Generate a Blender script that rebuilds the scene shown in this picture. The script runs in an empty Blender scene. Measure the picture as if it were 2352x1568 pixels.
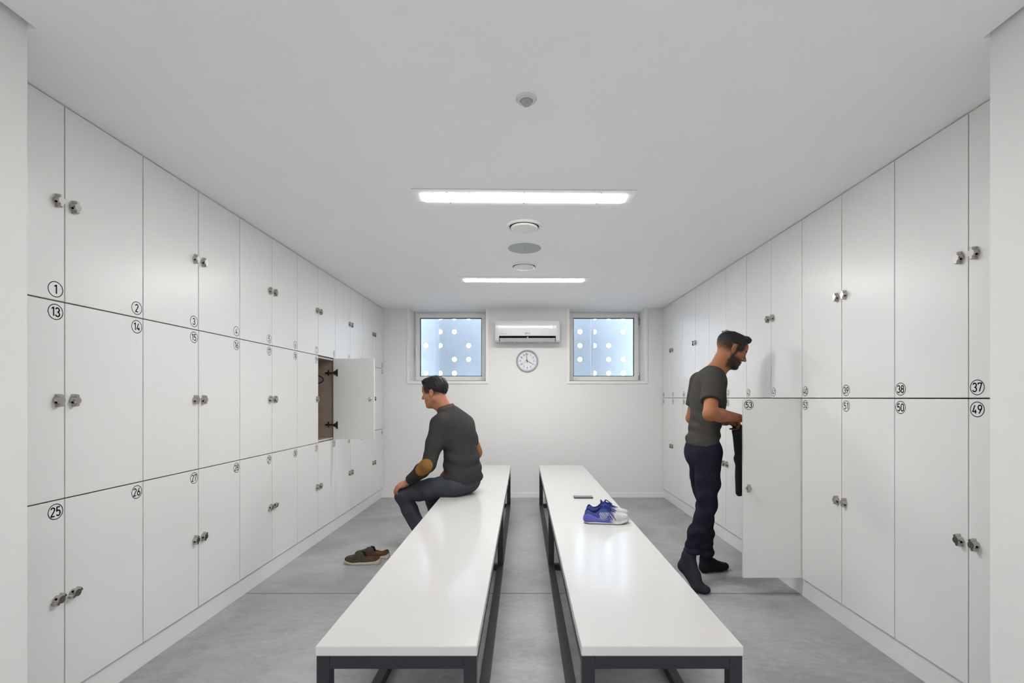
import bpy, bmesh, math, random
import numpy as np
from mathutils import Matrix, Vector

random.seed(7)
sc = bpy.context.scene
COL = sc.collection
PI = math.pi

# ------------------------------------------------------------------ materials
def srgb(r, g, b):
    def f(c):
        c /= 255.0
        return c / 12.92 if c <= 0.04045 else ((c + 0.055) / 1.055) ** 2.4
    return (f(r), f(g), f(b), 1.0)

def mat(name, col, rough=0.5, metal=0.0, spec=0.5, noise=0.0, nscale=8.0, bump=0.0, bscale=60.0, stretch=(1, 1, 1)):
    m = bpy.data.materials.new(name)
    m.use_nodes = True
    nt = m.node_tree
    b = nt.nodes['Principled BSDF']
    b.inputs['Base Color'].default_value = col
    b.inputs['Roughness'].default_value = rough
    b.inputs['Metallic'].default_value = metal
    b.inputs['Specular IOR Level'].default_value = spec
    tc = nt.nodes.new('ShaderNodeTexCoord')
    mp = nt.nodes.new('ShaderNodeMapping')
    mp.inputs['Scale'].default_value = stretch
    nt.links.new(tc.outputs['Object'], mp.inputs['Vector'])
    if noise > 0:
        n = nt.nodes.new('ShaderNodeTexNoise')
        n.inputs['Scale'].default_value = nscale
        n.inputs['Detail'].default_value = 5
        nt.links.new(mp.outputs[0], n.inputs['Vector'])
        r = nt.nodes.new('ShaderNodeValToRGB')
        r.color_ramp.elements[0].position = 0.3
        r.color_ramp.elements[1].position = 0.7
        r.color_ramp.elements[0].color = tuple(c * (1 - noise) for c in col[:3]) + (1,)
        r.color_ramp.elements[1].color = tuple(min(1, c * (1 + noise)) for c in col[:3]) + (1,)
        nt.links.new(n.outputs['Fac'], r.inputs['Fac'])
        nt.links.new(r.outputs['Color'], b.inputs['Base Color'])
    if bump > 0:
        n2 = nt.nodes.new('ShaderNodeTexNoise')
        n2.inputs['Scale'].default_value = bscale
        n2.inputs['Detail'].default_value = 3
        nt.links.new(mp.outputs[0], n2.inputs['Vector'])
        bp = nt.nodes.new('ShaderNodeBump')
        bp.inputs['Strength'].default_value = bump
        bp.inputs['Distance'].default_value = 0.002
        nt.links.new(n2.outputs['Fac'], bp.inputs['Height'])
        nt.links.new(bp.outputs[0], b.inputs['Normal'])
    return m

def attr_mat(name, rough=0.5, spec=0.4, noise=0.0, nscale=200.0, bump=0.0, sss=0.0):
    """base colour comes from the mesh's own 'tint' colour attribute (dye of skin, hair or cloth)"""
    m = bpy.data.materials.new(name)
    m.use_nodes = True
    nt = m.node_tree
    b = nt.nodes['Principled BSDF']
    a = nt.nodes.new('ShaderNodeAttribute')
    a.attribute_name = 'tint'
    b.inputs['Roughness'].default_value = rough
    b.inputs['Specular IOR Level'].default_value = spec
    tc = nt.nodes.new('ShaderNodeTexCoord')
    n = nt.nodes.new('ShaderNodeTexNoise')
    n.inputs['Scale'].default_value = nscale
    nt.links.new(tc.outputs['Object'], n.inputs['Vector'])
    if noise > 0:
        mr = nt.nodes.new('ShaderNodeMapRange')
        mr.inputs['From Min'].default_value = 0.3
        mr.inputs['From Max'].default_value = 0.7
        mr.inputs['To Min'].default_value = 1 - noise
        mr.inputs['To Max'].default_value = 1 + noise
        nt.links.new(n.outputs['Fac'], mr.inputs['Value'])
        mx = nt.nodes.new('ShaderNodeVectorMath')
        mx.operation = 'SCALE'
        nt.links.new(a.outputs['Color'], mx.inputs[0])
        nt.links.new(mr.outputs[0], mx.inputs['Scale'])
        nt.links.new(mx.outputs[0], b.inputs['Base Color'])
    else:
        nt.links.new(a.outputs['Color'], b.inputs['Base Color'])
    if bump > 0:
        bp = nt.nodes.new('ShaderNodeBump')
        bp.inputs['Strength'].default_value = bump
        bp.inputs['Distance'].default_value = 0.001
        nt.links.new(n.outputs['Fac'], bp.inputs['Height'])
        nt.links.new(bp.outputs[0], b.inputs['Normal'])
    if sss > 0:
        b.inputs['Subsurface Weight'].default_value = sss
        b.inputs['Subsurface Radius'].default_value = (0.01, 0.004, 0.002)
        b.inputs['Subsurface Scale'].default_value = 0.5
    return m

def emis(name, col, strength):
    m = bpy.data.materials.new(name)
    m.use_nodes = True
    nt = m.node_tree
    b = nt.nodes['Principled BSDF']
    b.inputs['Base Color'].default_value = (0.8, 0.8, 0.8, 1)
    b.inputs['Emission Color'].default_value = col
    b.inputs['Emission Strength'].default_value = strength
    return m

def glass_mat(name):
    m = bpy.data.materials.new(name)
    m.use_nodes = True
    nt = m.node_tree
    nt.nodes.clear()
    o = nt.nodes.new('ShaderNodeOutputMaterial')
    t = nt.nodes.new('ShaderNodeBsdfTransparent')
    t.inputs['Color'].default_value = (0.93, 0.96, 0.98, 1)
    g = nt.nodes.new('ShaderNodeBsdfGlossy')
    g.inputs['Roughness'].default_value = 0.02
    f = nt.nodes.new('ShaderNodeFresnel')
    f.inputs['IOR'].default_value = 1.45
    mx = nt.nodes.new('ShaderNodeMixShader')
    nt.links.new(f.outputs[0], mx.inputs[0])
    nt.links.new(t.outputs[0], mx.inputs[1])
    nt.links.new(g.outputs[0], mx.inputs[2])
    nt.links.new(mx.outputs[0], o.inputs['Surface'])
    return m

def concrete_mat():
    m = bpy.data.materials.new('polished_concrete')
    m.use_nodes = True
    nt = m.node_tree
    b = nt.nodes['Principled BSDF']
    tc = nt.nodes.new('ShaderNodeTexCoord')
    def noise(scale, detail, stretch, dist=0.0, rough=0.6):
        mp = nt.nodes.new('ShaderNodeMapping')
        mp.inputs['Scale'].default_value = stretch
        nt.links.new(tc.outputs['Object'], mp.inputs['Vector'])
        n = nt.nodes.new('ShaderNodeTexNoise')
        n.inputs['Scale'].default_value = scale
        n.inputs['Detail'].default_value = detail
        n.inputs['Roughness'].default_value = rough
        n.inputs['Distortion'].default_value = dist
        nt.links.new(mp.outputs[0], n.inputs['Vector'])
        return n.outputs['Fac']
    def madd(a, b_, ka, kb, c):
        x = nt.nodes.new('ShaderNodeMath'); x.operation = 'MULTIPLY_ADD'
        x.inputs[1].default_value = ka; x.inputs[2].default_value = c
        nt.links.new(a, x.inputs[0])
        y = nt.nodes.new('ShaderNodeMath'); y.operation = 'MULTIPLY_ADD'
        y.inputs[1].default_value = kb
        nt.links.new(b_, y.inputs[0]); nt.links.new(x.outputs[0], y.inputs[2])
        return y.outputs[0]
    cloud = noise(1.7, 6, (1, 1, 1), 0.6)
    streak = noise(9, 6, (0.8, 1.7, 1), 1.6, 0.65)
    grain = noise(90, 3, (1, 1, 1))
    s = madd(cloud, streak, 0.62, 0.34, -0.04)
    s = madd(s, grain, 1.0, 0.16, -0.02)
    r = nt.nodes.new('ShaderNodeValToRGB')
    e = r.color_ramp.elements
    e[0].position = 0.37; e[0].color = (0.225, 0.228, 0.234, 1)
    e[1].position = 0.65; e[1].color = (0.405, 0.408, 0.414, 1)
    nt.links.new(s, r.inputs['Fac'])
    # dark specks and pits
    v = nt.nodes.new('ShaderNodeTexVoronoi')
    v.inputs['Scale'].default_value = 6.0
    nt.links.new(tc.outputs['Object'], v.inputs['Vector'])
    lt = nt.nodes.new('ShaderNodeMapRange')
    lt.inputs['From Min'].default_value = 0.018
    lt.inputs['From Max'].default_value = 0.034
    nt.links.new(v.outputs['Distance'], lt.inputs['Value'])
    mx = nt.nodes.new('ShaderNodeMixRGB')
    mx.inputs['Color1'].default_value = (0.13, 0.13, 0.13, 1)
    nt.links.new(lt.outputs[0], mx.inputs['Fac'])
    nt.links.new(r.outputs['Color'], mx.inputs['Color2'])
    nt.links.new(mx.outputs[0], b.inputs['Base Color'])
    rr = nt.nodes.new('ShaderNodeMapRange')
    rr.inputs['To Min'].default_value = 0.24
    rr.inputs['To Max'].default_value = 0.42
    nt.links.new(streak, rr.inputs['Value'])
    nt.links.new(rr.outputs[0], b.inputs['Roughness'])
    bp = nt.nodes.new('ShaderNodeBump')
    bp.inputs['Strength'].default_value = 0.07
    bp.inputs['Distance'].default_value = 0.002
    nt.links.new(streak, bp.inputs['Height'])
    nt.links.new(bp.outputs[0], b.inputs['Normal'])
    return m

M = {
    'paint': mat('white_wall_paint', (0.755, 0.755, 0.748, 1), 0.55, noise=0.012, nscale=2.0, bump=0.05, bscale=120),
    'ceil': mat('white_ceiling_paint', (0.93, 0.93, 0.93, 1), 0.9, spec=0.2, noise=0.012, nscale=1.5),
    'dark': mat('gap_black', (0.012, 0.011, 0.011, 1), 0.8),
    'floor': concrete_mat(),
    'joint': mat('joint_sealant', srgb(88, 88, 86), 0.8),
    'door': mat('white_laminate', (0.76, 0.76, 0.753, 1), 0.30, spec=0.45, noise=0.01, nscale=3.0, bump=0.02, bscale=300),
    'brown': mat('brown_melamine', srgb(156, 140, 128), 0.55, noise=0.08, nscale=25),
    'edge': mat('dark_brown_edge_band', srgb(52, 40, 36), 0.6),
    'beige': mat('beige_edge_band', srgb(205, 197, 186), 0.5),
    'ink': mat('black_vinyl', (0.006, 0.006, 0.007, 1), 0.85, spec=0.06),
    'chrome': mat('brushed_nickel', (0.46, 0.44, 0.415, 1), 0.24, metal=1.0, noise=0.05, nscale=40),
    'black_metal': mat('black_hardware', (0.012, 0.011, 0.011, 1), 0.4, spec=0.5),
    'bench_white': mat('white_solid_surface', (0.60, 0.598, 0.59, 1), 0.16, spec=0.35, noise=0.008, nscale=2.5),
    'steel': mat('anthracite_powder_coat', srgb(34, 37, 43), 0.42, noise=0.06, nscale=40),
    'pvc': mat('white_pvc', (0.80, 0.80, 0.79, 1), 0.28),
    'gasket': mat('black_rubber', (0.01, 0.01, 0.015, 1), 0.6),
    'glass': glass_mat('window_glass'),
    'screen': mat('pale_metal_screen', (0.222, 0.230, 0.243, 1), 0.5, noise=0.03, nscale=3),
    'ext': mat('exterior_render', (0.70, 0.74, 0.80, 1), 0.8, noise=0.05, nscale=3),
    'plastic': mat('white_plastic', (0.64, 0.645, 0.665, 1), 0.16, noise=0.008, nscale=4),
    'grey_plastic': mat('grey_plastic', srgb(172, 172, 176), 0.35),
    'speaker': mat('grey_speaker_mesh', srgb(178, 184, 184), 0.7, noise=0.08, nscale=400),
    'lens': mat('translucent_grey_lens', srgb(165, 165, 165), 0.3, noise=0.12, nscale=90, stretch=(1, 1, 0.1)),
    'rim': mat('silver_plastic', srgb(176, 180, 186), 0.3, metal=0.35),
    'dial': mat('white_dial', srgb(222, 223, 228), 0.5),
    'red_ink': mat('dark_red_print', srgb(120, 30, 28), 0.4),
    'grey_ink': mat('grey_print', srgb(130, 130, 132), 0.4),
    'display': emis('lit_display', (0.9, 0.95, 1.0, 1), 1.6),
    'lamp': emis('lit_diffuser', (1.0, 0.985, 0.965, 1), 34.0),
    'phone': mat('dark_grey_phone', srgb(58, 60, 64), 0.3, metal=0.5),
    'phone_glass': mat('phone_back_glass', srgb(92, 94, 100), 0.12),
}

# ------------------------------------------------------------------ mesh helpers
def box(bm, x0, x1, y0, y1, z0, z1, bevel=0.0, mi=0, mx=None):
    r = bmesh.ops.create_cube(bm, size=1.0)
    vs = r['verts']
    for v in vs:
        v.co = Vector(((x0 + x1) / 2 + v.co.x * (x1 - x0), (y0 + y1) / 2 + v.co.y * (y1 - y0), (z0 + z1) / 2 + v.co.z * (z1 - z0)))
    fs = set(f for v in vs for f in v.link_faces)
    for f in fs:
        f.material_index = mi
    if bevel > 0:
        es = list(set(e for v in vs for e in v.link_edges))
        rr = bmesh.ops.bevel(bm, geom=es, offset=bevel, segments=2, profile=0.5, affect='EDGES')
        vs = list(set(v for f in rr['faces'] for v in f.verts) | set(v for v in vs if v.is_valid))
        for f in rr['faces']:
            f.material_index = mi
    if mx is not None:
        bmesh.ops.transform(bm, matrix=mx, verts=[v for v in vs if v.is_valid])
    return vs

def prism(bm, pts, a0, a1, axis='x', mi=0):
    """closed polygon pts extruded along an axis; pts are the two other coordinates in order"""
    def P(p, a):
        if axis == 'x': return (a, p[0], p[1])
        if axis == 'y': return (p[0], a, p[1])
        return (p[0], p[1], a)
    v0 = [bm.verts.new(P(p, a0)) for p in pts]
    v1 = [bm.verts.new(P(p, a1)) for p in pts]
    n = len(pts)
    fs = [bm.faces.new(v0[::-1]), bm.faces.new(v1)]
    for i in range(n):
        fs.append(bm.faces.new((v0[i], v0[(i + 1) % n], v1[(i + 1) % n], v1[i])))
    for f in fs:
        f.material_index = mi
    return fs

def lathe(bm, prof, seg=48, mi=0, axis='z', origin=(0, 0, 0), cap=True):
    """prof: list of (radius, height)"""
    rings = []
    for r, h in prof:
        ring = []
        for i in range(seg):
            a = 2 * PI * i / seg
            c, s = r * math.cos(a), r * math.sin(a)
            p = (c, s, h) if axis == 'z' else (c, h, s)
            ring.append(bm.verts.new((p[0] + origin[0], p[1] + origin[1], p[2] + origin[2])))
        rings.append(ring)
    for k in range(len(rings) - 1):
        for i in range(seg):
            j = (i + 1) % seg
            f = bm.faces.new((rings[k][i], rings[k][j], rings[k + 1][j], rings[k + 1][i]))
            f.material_index = mi
    if cap:
        for ring in (rings[0], rings[-1]):
            f = bm.faces.new(ring)
            f.material_index = mi

def tube(bm, pts, r, seg=8, mi=0, closed=False):
    pts = [Vector(p) for p in pts]
    n = len(pts)
    rings = []
    prev = None
    for i, p in enumerate(pts):
        a = pts[(i - 1) % n] if (i > 0 or closed) else p
        b = pts[(i + 1) % n] if (i < n - 1 or closed) else p
        t = (b - a).normalized()
        if prev is None:
            u = t.orthogonal().normalized()
        else:
            u = (prev - t * prev.dot(t)).normalized()
        prev = u
        w = t.cross(u)
        rr = r[i] if isinstance(r, (list, tuple)) else r
        rings.append([bm.verts.new(p + (u * math.cos(2 * PI * k / seg) + w * math.sin(2 * PI * k / seg)) * rr) for k in range(seg)])
    m = n if closed else n - 1
    for i in range(m):
        A, B = rings[i], rings[(i + 1) % n]
        for k in range(seg):
            f = bm.faces.new((A[k], A[(k + 1) % seg], B[(k + 1) % seg], B[k]))
            f.material_index = mi
    if not closed:
        for ring in (rings[0], rings[-1]):
            f = bm.faces.new(ring)
            f.material_index = mi

def smooth_path(pts, sub=6):
    """Catmull-Rom through pts"""
    P = [Vector(p) for p in pts]
    out = []
    for i in range(len(P) - 1):
        p0, p1, p2, p3 = P[max(i - 1, 0)], P[i], P[i + 1], P[min(i + 2, len(P) - 1)]
        for s in range(sub):
            t = s / sub
            out.append(0.5 * ((2 * p1) + (p2 - p0) * t + (2 * p0 - 5 * p1 + 4 * p2 - p3) * t * t + (3 * p1 - p0 - 3 * p2 + p3) * t ** 3))
    out.append(P[-1])
    return out

def to_mesh(name, bm, mats, smooth=False, angle=0.6):
    bmesh.ops.recalc_face_normals(bm, faces=bm.faces[:])
    me = bpy.data.meshes.new(name)
    bm.to_mesh(me)
    bm.free()
    for m in (mats if isinstance(mats, (list, tuple)) else [mats]):
        me.materials.append(m)
    if smooth:
        for p in me.polygons:
            p.use_smooth = True
        try:
            me.set_sharp_from_angle(angle=angle)
        except Exception:
            pass
    return me

def link(name, me, parent=None, loc=(0, 0, 0), rot=(0, 0, 0)):
    o = bpy.data.objects.new(name, me)
    COL.objects.link(o)
    o.location = loc
    o.rotation_euler = rot
    if parent is not None:
        o.parent = parent
    return o

def obj(name, bm, mats, parent=None, loc=(0, 0, 0), rot=(0, 0, 0), smooth=False, angle=0.6):
    return link(name, to_mesh(name, bm, mats, smooth, angle), parent, loc, rot)

def tag(o, label, cat, group=None, kind=None):
    o['label'] = label
    o['category'] = cat
    if group: o['group'] = group
    if kind: o['kind'] = kind
    return o

def thing(name, label, cat, loc=(0, 0, 0), rotz=0.0, group=None):
    o = bpy.data.objects.new(name, None)
    o.empty_display_size = 0.1
    COL.objects.link(o)
    o.location = loc
    o.rotation_euler = (0, 0, rotz)
    return tag(o, label, cat, group)

def struct(name, bm, mats, label=None, smooth=False):
    o = obj(name, bm, mats, smooth=smooth)
    o['kind'] = 'structure'
    if label: o['label'] = label
    return o

# ------------------------------------------------------------------ camera
H_CAM = 1.25
cd = bpy.data.cameras.new('camera')
cam = bpy.data.objects.new('camera', cd)
COL.objects.link(cam)
cam.location = (0, 0, H_CAM)
cam.rotation_euler = (PI / 2, 0, 0)
cd.sensor_width = 36.0
cd.sensor_fit = 'HORIZONTAL'
cd.lens = 17.0
cd.shift_x = -26.0 / 2352
cd.shift_y = 129.4 / 2352
cd.clip_start = 0.05
sc.camera = cam

# ------------------------------------------------------------------ room shell
CEIL = 2.373
YB = 6.07          # back wall
XL, XR = -1.761, 1.750   # locker door planes
Y0 = -2.6

def bm_(): return bmesh.new()

b = bm_()
JY = 3.093
box(b, -2.4, 2.4, Y0 - 0.1, JY - 0.0045, -0.08, 0.0, mi=0)
box(b, -2.4, 2.4, JY + 0.0045, 6.45, -0.08, 0.0, mi=0)
box(b, -2.4, 2.4, JY - 0.0045, JY + 0.0045, -0.08, -0.003, mi=1)
struct('floor', b, [M['floor'], M['joint']])

PLX, PLY = -1.511, 1.473       # left pier face and end
PRX, PRY = 1.4565, 1.509       # right pier face and end
b = bm_()
box(b, -1.482, 1.4356, Y0 - 0.1, 1.473, CEIL, CEIL + 0.05)
box(b, -2.4, 1.4356, 1.473, 1.509, CEIL, CEIL + 0.05)
box(b, -2.4, 2.4, 1.509, 6.42, CEIL, CEIL + 0.05)
box(b, -2.4, 2.4, Y0 - 0.1, 6.42, CEIL + 0.16, CEIL + 0.2)
struct('ceiling', b, M['ceil'])

b = bm_()
box(b, -2.4, PLX, Y0, PLY, 0.0, CEIL + 0.16)
box(b, -2.4, -2.29, PLY, 6.42, 0.0, CEIL)
struct('wall_left', b, M['paint'])
b = bm_()
box(b, PRX, 2.4, Y0, PRY, 0.0, CEIL + 0.16)
box(b, 2.28, 2.4, PRY, 6.42, 0.0, CEIL)
struct('wall_right', b, M['paint'])
b = bm_()
box(b, -2.4, 2.4, Y0 - 0.1, Y0, 0.0, CEIL + 0.16)
struct('wall_front', b, M['paint'])

# back wall with two openings that run up to the ceiling
W1 = (-1.427, -0.470)
W2 = (0.580, 1.525)
SILL = 1.460
YW = 6.42
b = bm_()
box(b, -2.4, 2.4, YB, YW, 0.0, SILL)
box(b, -2.4, W1[0], YB, YW, SILL, CEIL)
box(b, W1[1], W2[0], YB, YW, SILL, CEIL)
box(b, W2[1], 2.4, YB, YW, SILL, CEIL)
box(b, -2.4, 2.4, YW - 0.02, YW, CEIL + 0.0502, 3.3)
struct('wall_back', b, M['paint'])

b = bm_()
box(b, -1.775, 1.765, YB - 0.010, YB, 0.0, 0.060, bevel=0.0015)
struct('baseboard_back', b, M['pvc'])
b = bm_()
box(b, -1.793, -1.775, 1.4745, YB - 0.0005, 0.0, 0.109, bevel=0.001)
struct('baseboard_left', b, M['door'])
b = bm_()
box(b, 1.764, 1.782, 1.5225, YB - 0.0005, 0.0, 0.109, bevel=0.001)
struct('baseboard_right', b, M['door'])

# flat architraves round the openings (three sides, dying into the ceiling)
for i, (x0, x1) in enumerate((W1, W2)):
    b = bm_()
    t = 0.033
    y0, y1 = YB - 0.012, YB
    box(b, x0 - t, x0, y0, y1, SILL, CEIL, bevel=0.0015)
    box(b, x1, x1 + t, y0, y1, SILL, CEIL, bevel=0.0015)
    box(b, x0 - t, x1 + t, y0, y1, SILL - t, SILL, bevel=0.0015)
    struct('trim_%d' % (i + 1), b, M['pvc'], 'white flat architrave round the %s window' % ('left', 'right')[i])

# windows
def window(idx, x0, x1, handle_left):
    y0 = 6.335
    b = bm_()
    def ring(bm, ax0, ax1, az0, az1, w, ya, yb, mi=0, bev=0.002):
        box(bm, ax0, ax0 + w, ya, yb, az0, az1, bev, mi)
        box(bm, ax1 - w, ax1, ya, yb, az0, az1, bev, mi)
        box(bm, ax0 + w, ax1 - w, ya, yb, az0, az0 + w, bev, mi)
        box(bm, ax0 + w, ax1 - w, ya, yb, az1 - w, az1, bev, mi)
    ring(b, x0 + 0.001, x1 - 0.001, SILL + 0.001, CEIL - 0.001, 0.030, y0 + 0.012, y0 + 0.07)
    w = obj('window_%d' % idx, b, M['pvc'])
    w['kind'] = 'structure'
    w['label'] = ('white square casement window left of the air conditioner', 'white square casement window right of the air conditioner')[idx - 1]
    b = bm_()
    sx0, sx1, sz0, sz1 = x0 + 0.020, x1 - 0.020, SILL + 0.018, CEIL - 0.024
    ring(b, sx0, sx1, sz0, sz1, 0.054, y0 - 0.008, y0 + 0.045, bev=0.004)
    obj('sash', b, M['pvc'], w)
    b = bm_()
    ring(b, sx0 + 0.0535, sx1 - 0.0535, sz0 + 0.0535, sz1 - 0.0535, 0.008, y0 + 0.006, y0 + 0.03, bev=0)
    obj('gasket', b, M['gasket'], w)
    b = bm_()
    box(b, sx0 + 0.056, sx1 - 0.056, y0 + 0.014, y0 + 0.018, sz0 + 0.056, sz1 - 0.056)
    obj('pane', b, M['glass'], w)
    if handle_left:
        hx, hz = sx0 + 0.020, 1.90
        b = bm_()
        box(b, hx - 0.014, hx + 0.014, y0 - 0.016, y0 - 0.008, hz - 0.035, hz + 0.035, 0.003)
        box(b, hx - 0.010, hx + 0.010, y0 - 0.045, y0 - 0.016, hz - 0.010, hz + 0.010, 0.003)
        box(b, hx - 0.012, hx + 0.012, y0 - 0.055, y0 - 0.040, hz - 0.12, hz + 0.018, 0.005)
        obj('handle', b, M['pvc'], w)
    else:
        for hz in (2.25, 1.53):
            b = bm_()
            lathe(b, [(0.008, -0.045), (0.009, -0.043), (0.009, 0.043), (0.008, 0.045)], 12, origin=(sx1 + 0.006, y0 - 0.010, hz))
            obj('hinge', b, M['chrome'], w, smooth=True)
window(1, W1[0], W1[1], True)
window(2, W2[0], W2[1], False)

# ---- outside: perforated facade screens, posts, ground
def perforated(name, label, cx0, dx, ncol, cz0, dz, nrow, pattern, y):
    """sheet of square cells, some with a round hole punched through, 4 mm thick"""
    b = bm_()
    R = 0.0328
    N = 32
    for i in range(ncol):
        for j in range(nrow):
            cx, cz = cx0 + dx * i, cz0 + dz * j
            sq = [(cx - dx / 2, cz - dz / 2), (cx + dx / 2, cz - dz / 2), (cx + dx / 2, cz + dz / 2), (cx - dx / 2, cz + dz / 2)]
            hole = pattern(i, j)
            for yy in (y, y + 0.004):
                if not hole:
                    b.faces.new([b.verts.new((p[0], yy, p[1])) for p in sq])
                else:
                    outer, inner = [], []
                    for k in range(N):
                        a = 2 * PI * (k + 0.5) / N
                        c, s = math.cos(a), math.sin(a)
                        m_ = max(abs(c), abs(s))
                        outer.append(b.verts.new((cx + c / m_ * dx / 2, yy, cz + s / m_ * dz / 2)))
                        inner.append(b.verts.new((cx + c * R, yy, cz + s * R)))
                    for k in range(N):
                        q = (k + 1) % N
                        b.faces.new((outer[k], outer[q], inner[q], inner[k]))
                    # square corners
                    for k in range(N):
                        q = (k + 1) % N
                        o1, o2 = outer[k].co, outer[q].co
                        if abs(o1.x - o2.x) > 1e-6 and abs(o1.z - o2.z) > 1e-6:
                            sx = cx + math.copysign(dx / 2, o1.x + o2.x - 2 * cx)
                            sz = cz + math.copysign(dz / 2, o1.z + o2.z - 2 * cz)
                            cv = b.verts.new((sx, yy, sz))
                            b.faces.new((outer[k], cv, outer[q]))
            if hole:
                fr = [b.verts.new((cx + R * math.cos(2 * PI * (k + .5) / N), y, cz + R * math.sin(2 * PI * (k + .5) / N))) for k in range(N)]
                bk = [b.verts.new((cx + R * math.cos(2 * PI * (k + .5) / N), y + 0.004, cz + R * math.sin(2 * PI * (k + .5) / N))) for k in range(N)]
                for k in range(N):
                    q = (k + 1) % N
                    b.faces.new((fr[k], fr[q], bk[q], bk[k]))
    o = obj(name, b, M['screen'])
    o['kind'] = 'structure'
    o['label'] = label
    return o

PY = 7.0
# columns counted from the first one seen in each window; rows from the lowest seen upwards
seenL = {(0, 0), (1, 0), (2, 0), (2, 1), (3, 1), (0, 2), (1, 2), (3, 2), (1, 3), (2, 3), (1, 4), (2, 4), (3, 4)}
seenR = {(1, 0), (2, 0), (3, 0), (0, 1), (2, 1), (3, 1), (0, 2), (1, 2), (2, 2), (0, 3), (1, 3), (3, 3), (1, 4), (2, 4), (3, 4)}
def pat(seen, off, roff):
    rr = random.Random(3)
    tab = [[rr.random() < 0.5 for _ in range(20)] for _ in range(20)]
    def f(i, j):
        a, c = i - off, j - roff
        if 0 <= a <= 3 and 0 <= c <= 4:
            return (a, c) in seen
        if a in (-1, 4):
            return False
        return tab[i][j]
    return f
perforated('wall_screen_left', 'pale blue perforated metal screen outside the left window', -1.412 - 0.207 * 4, 0.207, 11, 1.606 - 0.2003 * 5, 0.2003, 16, pat(seenL, 4, 5), PY)
perforated('wall_screen_right', 'pale blue perforated metal screen outside the right window', 0.820 - 0.2085 * 3, 0.2085, 11, 1.606 - 0.2003 * 5, 0.2003, 16, pat(seenR, 3, 5), PY)
for nm, x0, x1 in (('trim_3', -1.256, -1.204), ('trim_4', 0.962, 1.003)):
    b = bm_()
    box(b, x0, x1, 6.88, 6.96, 0.0, 3.6, 0.002)
    struct(nm, b, M['screen'], 'pale square post in front of the perforated screen, %s window' % ('left' if x0 < 0 else 'right'))
b = bm_()
box(b, -4, 4, 6.46, 12, -0.2, 0.0)
struct('ground', b, M['ext'])

# ------------------------------------------------------------------ lettering (DIN-like strokes)
def arc(cx, cy, rx, ry, a0, a1, n=14):
    return [(cx + rx * math.cos(math.radians(a0 + (a1 - a0) * i / n)), cy + ry * math.sin(math.radians(a0 + (a1 - a0) * i / n))) for i in range(n + 1)]

DIGIT = {
    '0': (0.50, [arc(.25, .72, .22, .25, 0, 180) + arc(.25, .28, .22, .25, 180, 360) + [(.47, .72)]]),
    '1': (0.34, [[(.04, .80), (.27, .97), (.27, .03)]]),
    '2': (0.50, [arc(.25, .74, .21, .23, 165, -25) + [(.05, .03), (.47, .03)]]),
    '3': (0.50, [arc(.24, .74, .20, .23, 165, -80) + arc(.24, .27, .23, .24, 80, -165)]),
    '4': (0.52, [[(.31, .97), (.05, .25), (.49, .25)], [(.37, .47), (.37, .03)]]),
    '5': (0.50, [[(.44, .97), (.10, .97), (.07, .53)] + arc(.24, .32, .22, .29, 125, -150)]),
    '6': (0.50, [[(.36, .97), (.07, .42)], arc(.25, .28, .21, .25, 0, 360, 24)]),
    '7': (0.48, [[(.04, .80), (.04, .97), (.45, .97), (.19, .03)]]),
    '8': (0.50, [arc(.25, .75, .19, .22, 0, 360, 24), arc(.25, .28, .22, .25, 0, 360, 24)]),
    '9': (0.50, [[(.14, .03), (.43, .58)], arc(.25, .72, .21, .25, 0, 360, 24)]),
}

def strokes(bm, paths, w, put):
    """flat ribbons of width w along 2-D paths; put maps (u, v) to a 3-D point"""
    for path in paths:
        for i in range(len(path) - 1):
            (x0, y0), (x1, y1) = path[i], path[i + 1]
            L = math.hypot(x1 - x0, y1 - y0)
            if L < 1e-9: continue
            nx, ny = -(y1 - y0) / L * w / 2, (x1 - x0) / L * w / 2
            q = [(x0 + nx, y0 + ny), (x0 - nx, y0 - ny), (x1 - nx, y1 - ny), (x1 + nx, y1 + ny)]
            bm.faces.new([bm.verts.new(put(*p)) for p in q])
        for i in range(1, len(path) - 1):
            x, y = path[i]
            bm.faces.new([bm.verts.new(put(x + w / 2 * math.cos(2 * PI * k / 10), y + w / 2 * math.sin(2 * PI * k / 10))) for k in range(10)])

def number_strokes(text, h, gap=0.13):
    paths, x = [], 0.0
    for ch in text:
        wd, ps = DIGIT[ch]
        for p in ps:
            paths.append([((x + u) * h, v * h) for u, v in p])
        x += wd + gap
    W = (x - gap) * h
    return [[(u - W / 2, v - h / 2) for u, v in p] for p in paths]

def number_mesh(n):
    b = bm_()
    put = lambda u, v: (u, -0.0004, v)
    strokes(b, number_strokes(str(n), 0.0345), 0.0048, put)
    N = 56
    ro, ri = 0.0300, 0.0270
    for k in range(N):
        a, c = 2 * PI * k / N, 2 * PI * (k + 1) / N
        b.faces.new([b.verts.new((r * math.cos(t), -0.0004, r * math.sin(t))) for r, t in ((ri, a), (ro, a), (ro, c), (ri, c))])
    for f in b.faces:
        f.normal_update()
        if f.normal.y > 0: f.normal_flip()
    me = bpy.data.meshes.new('number')
    b.to_mesh(me); b.free()
    me.materials.append(M['ink'])
    return me

# ------------------------------------------------------------------ locker pieces
WL, WR = 0.3826, 0.3787
DT = 0.018

def door_mesh(w, h):
    b = bm_()
    box(b, -w / 2, w / 2, 0, DT, 0, h, bevel=0.0012)
    return to_mesh('door', b, M['door'])

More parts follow.
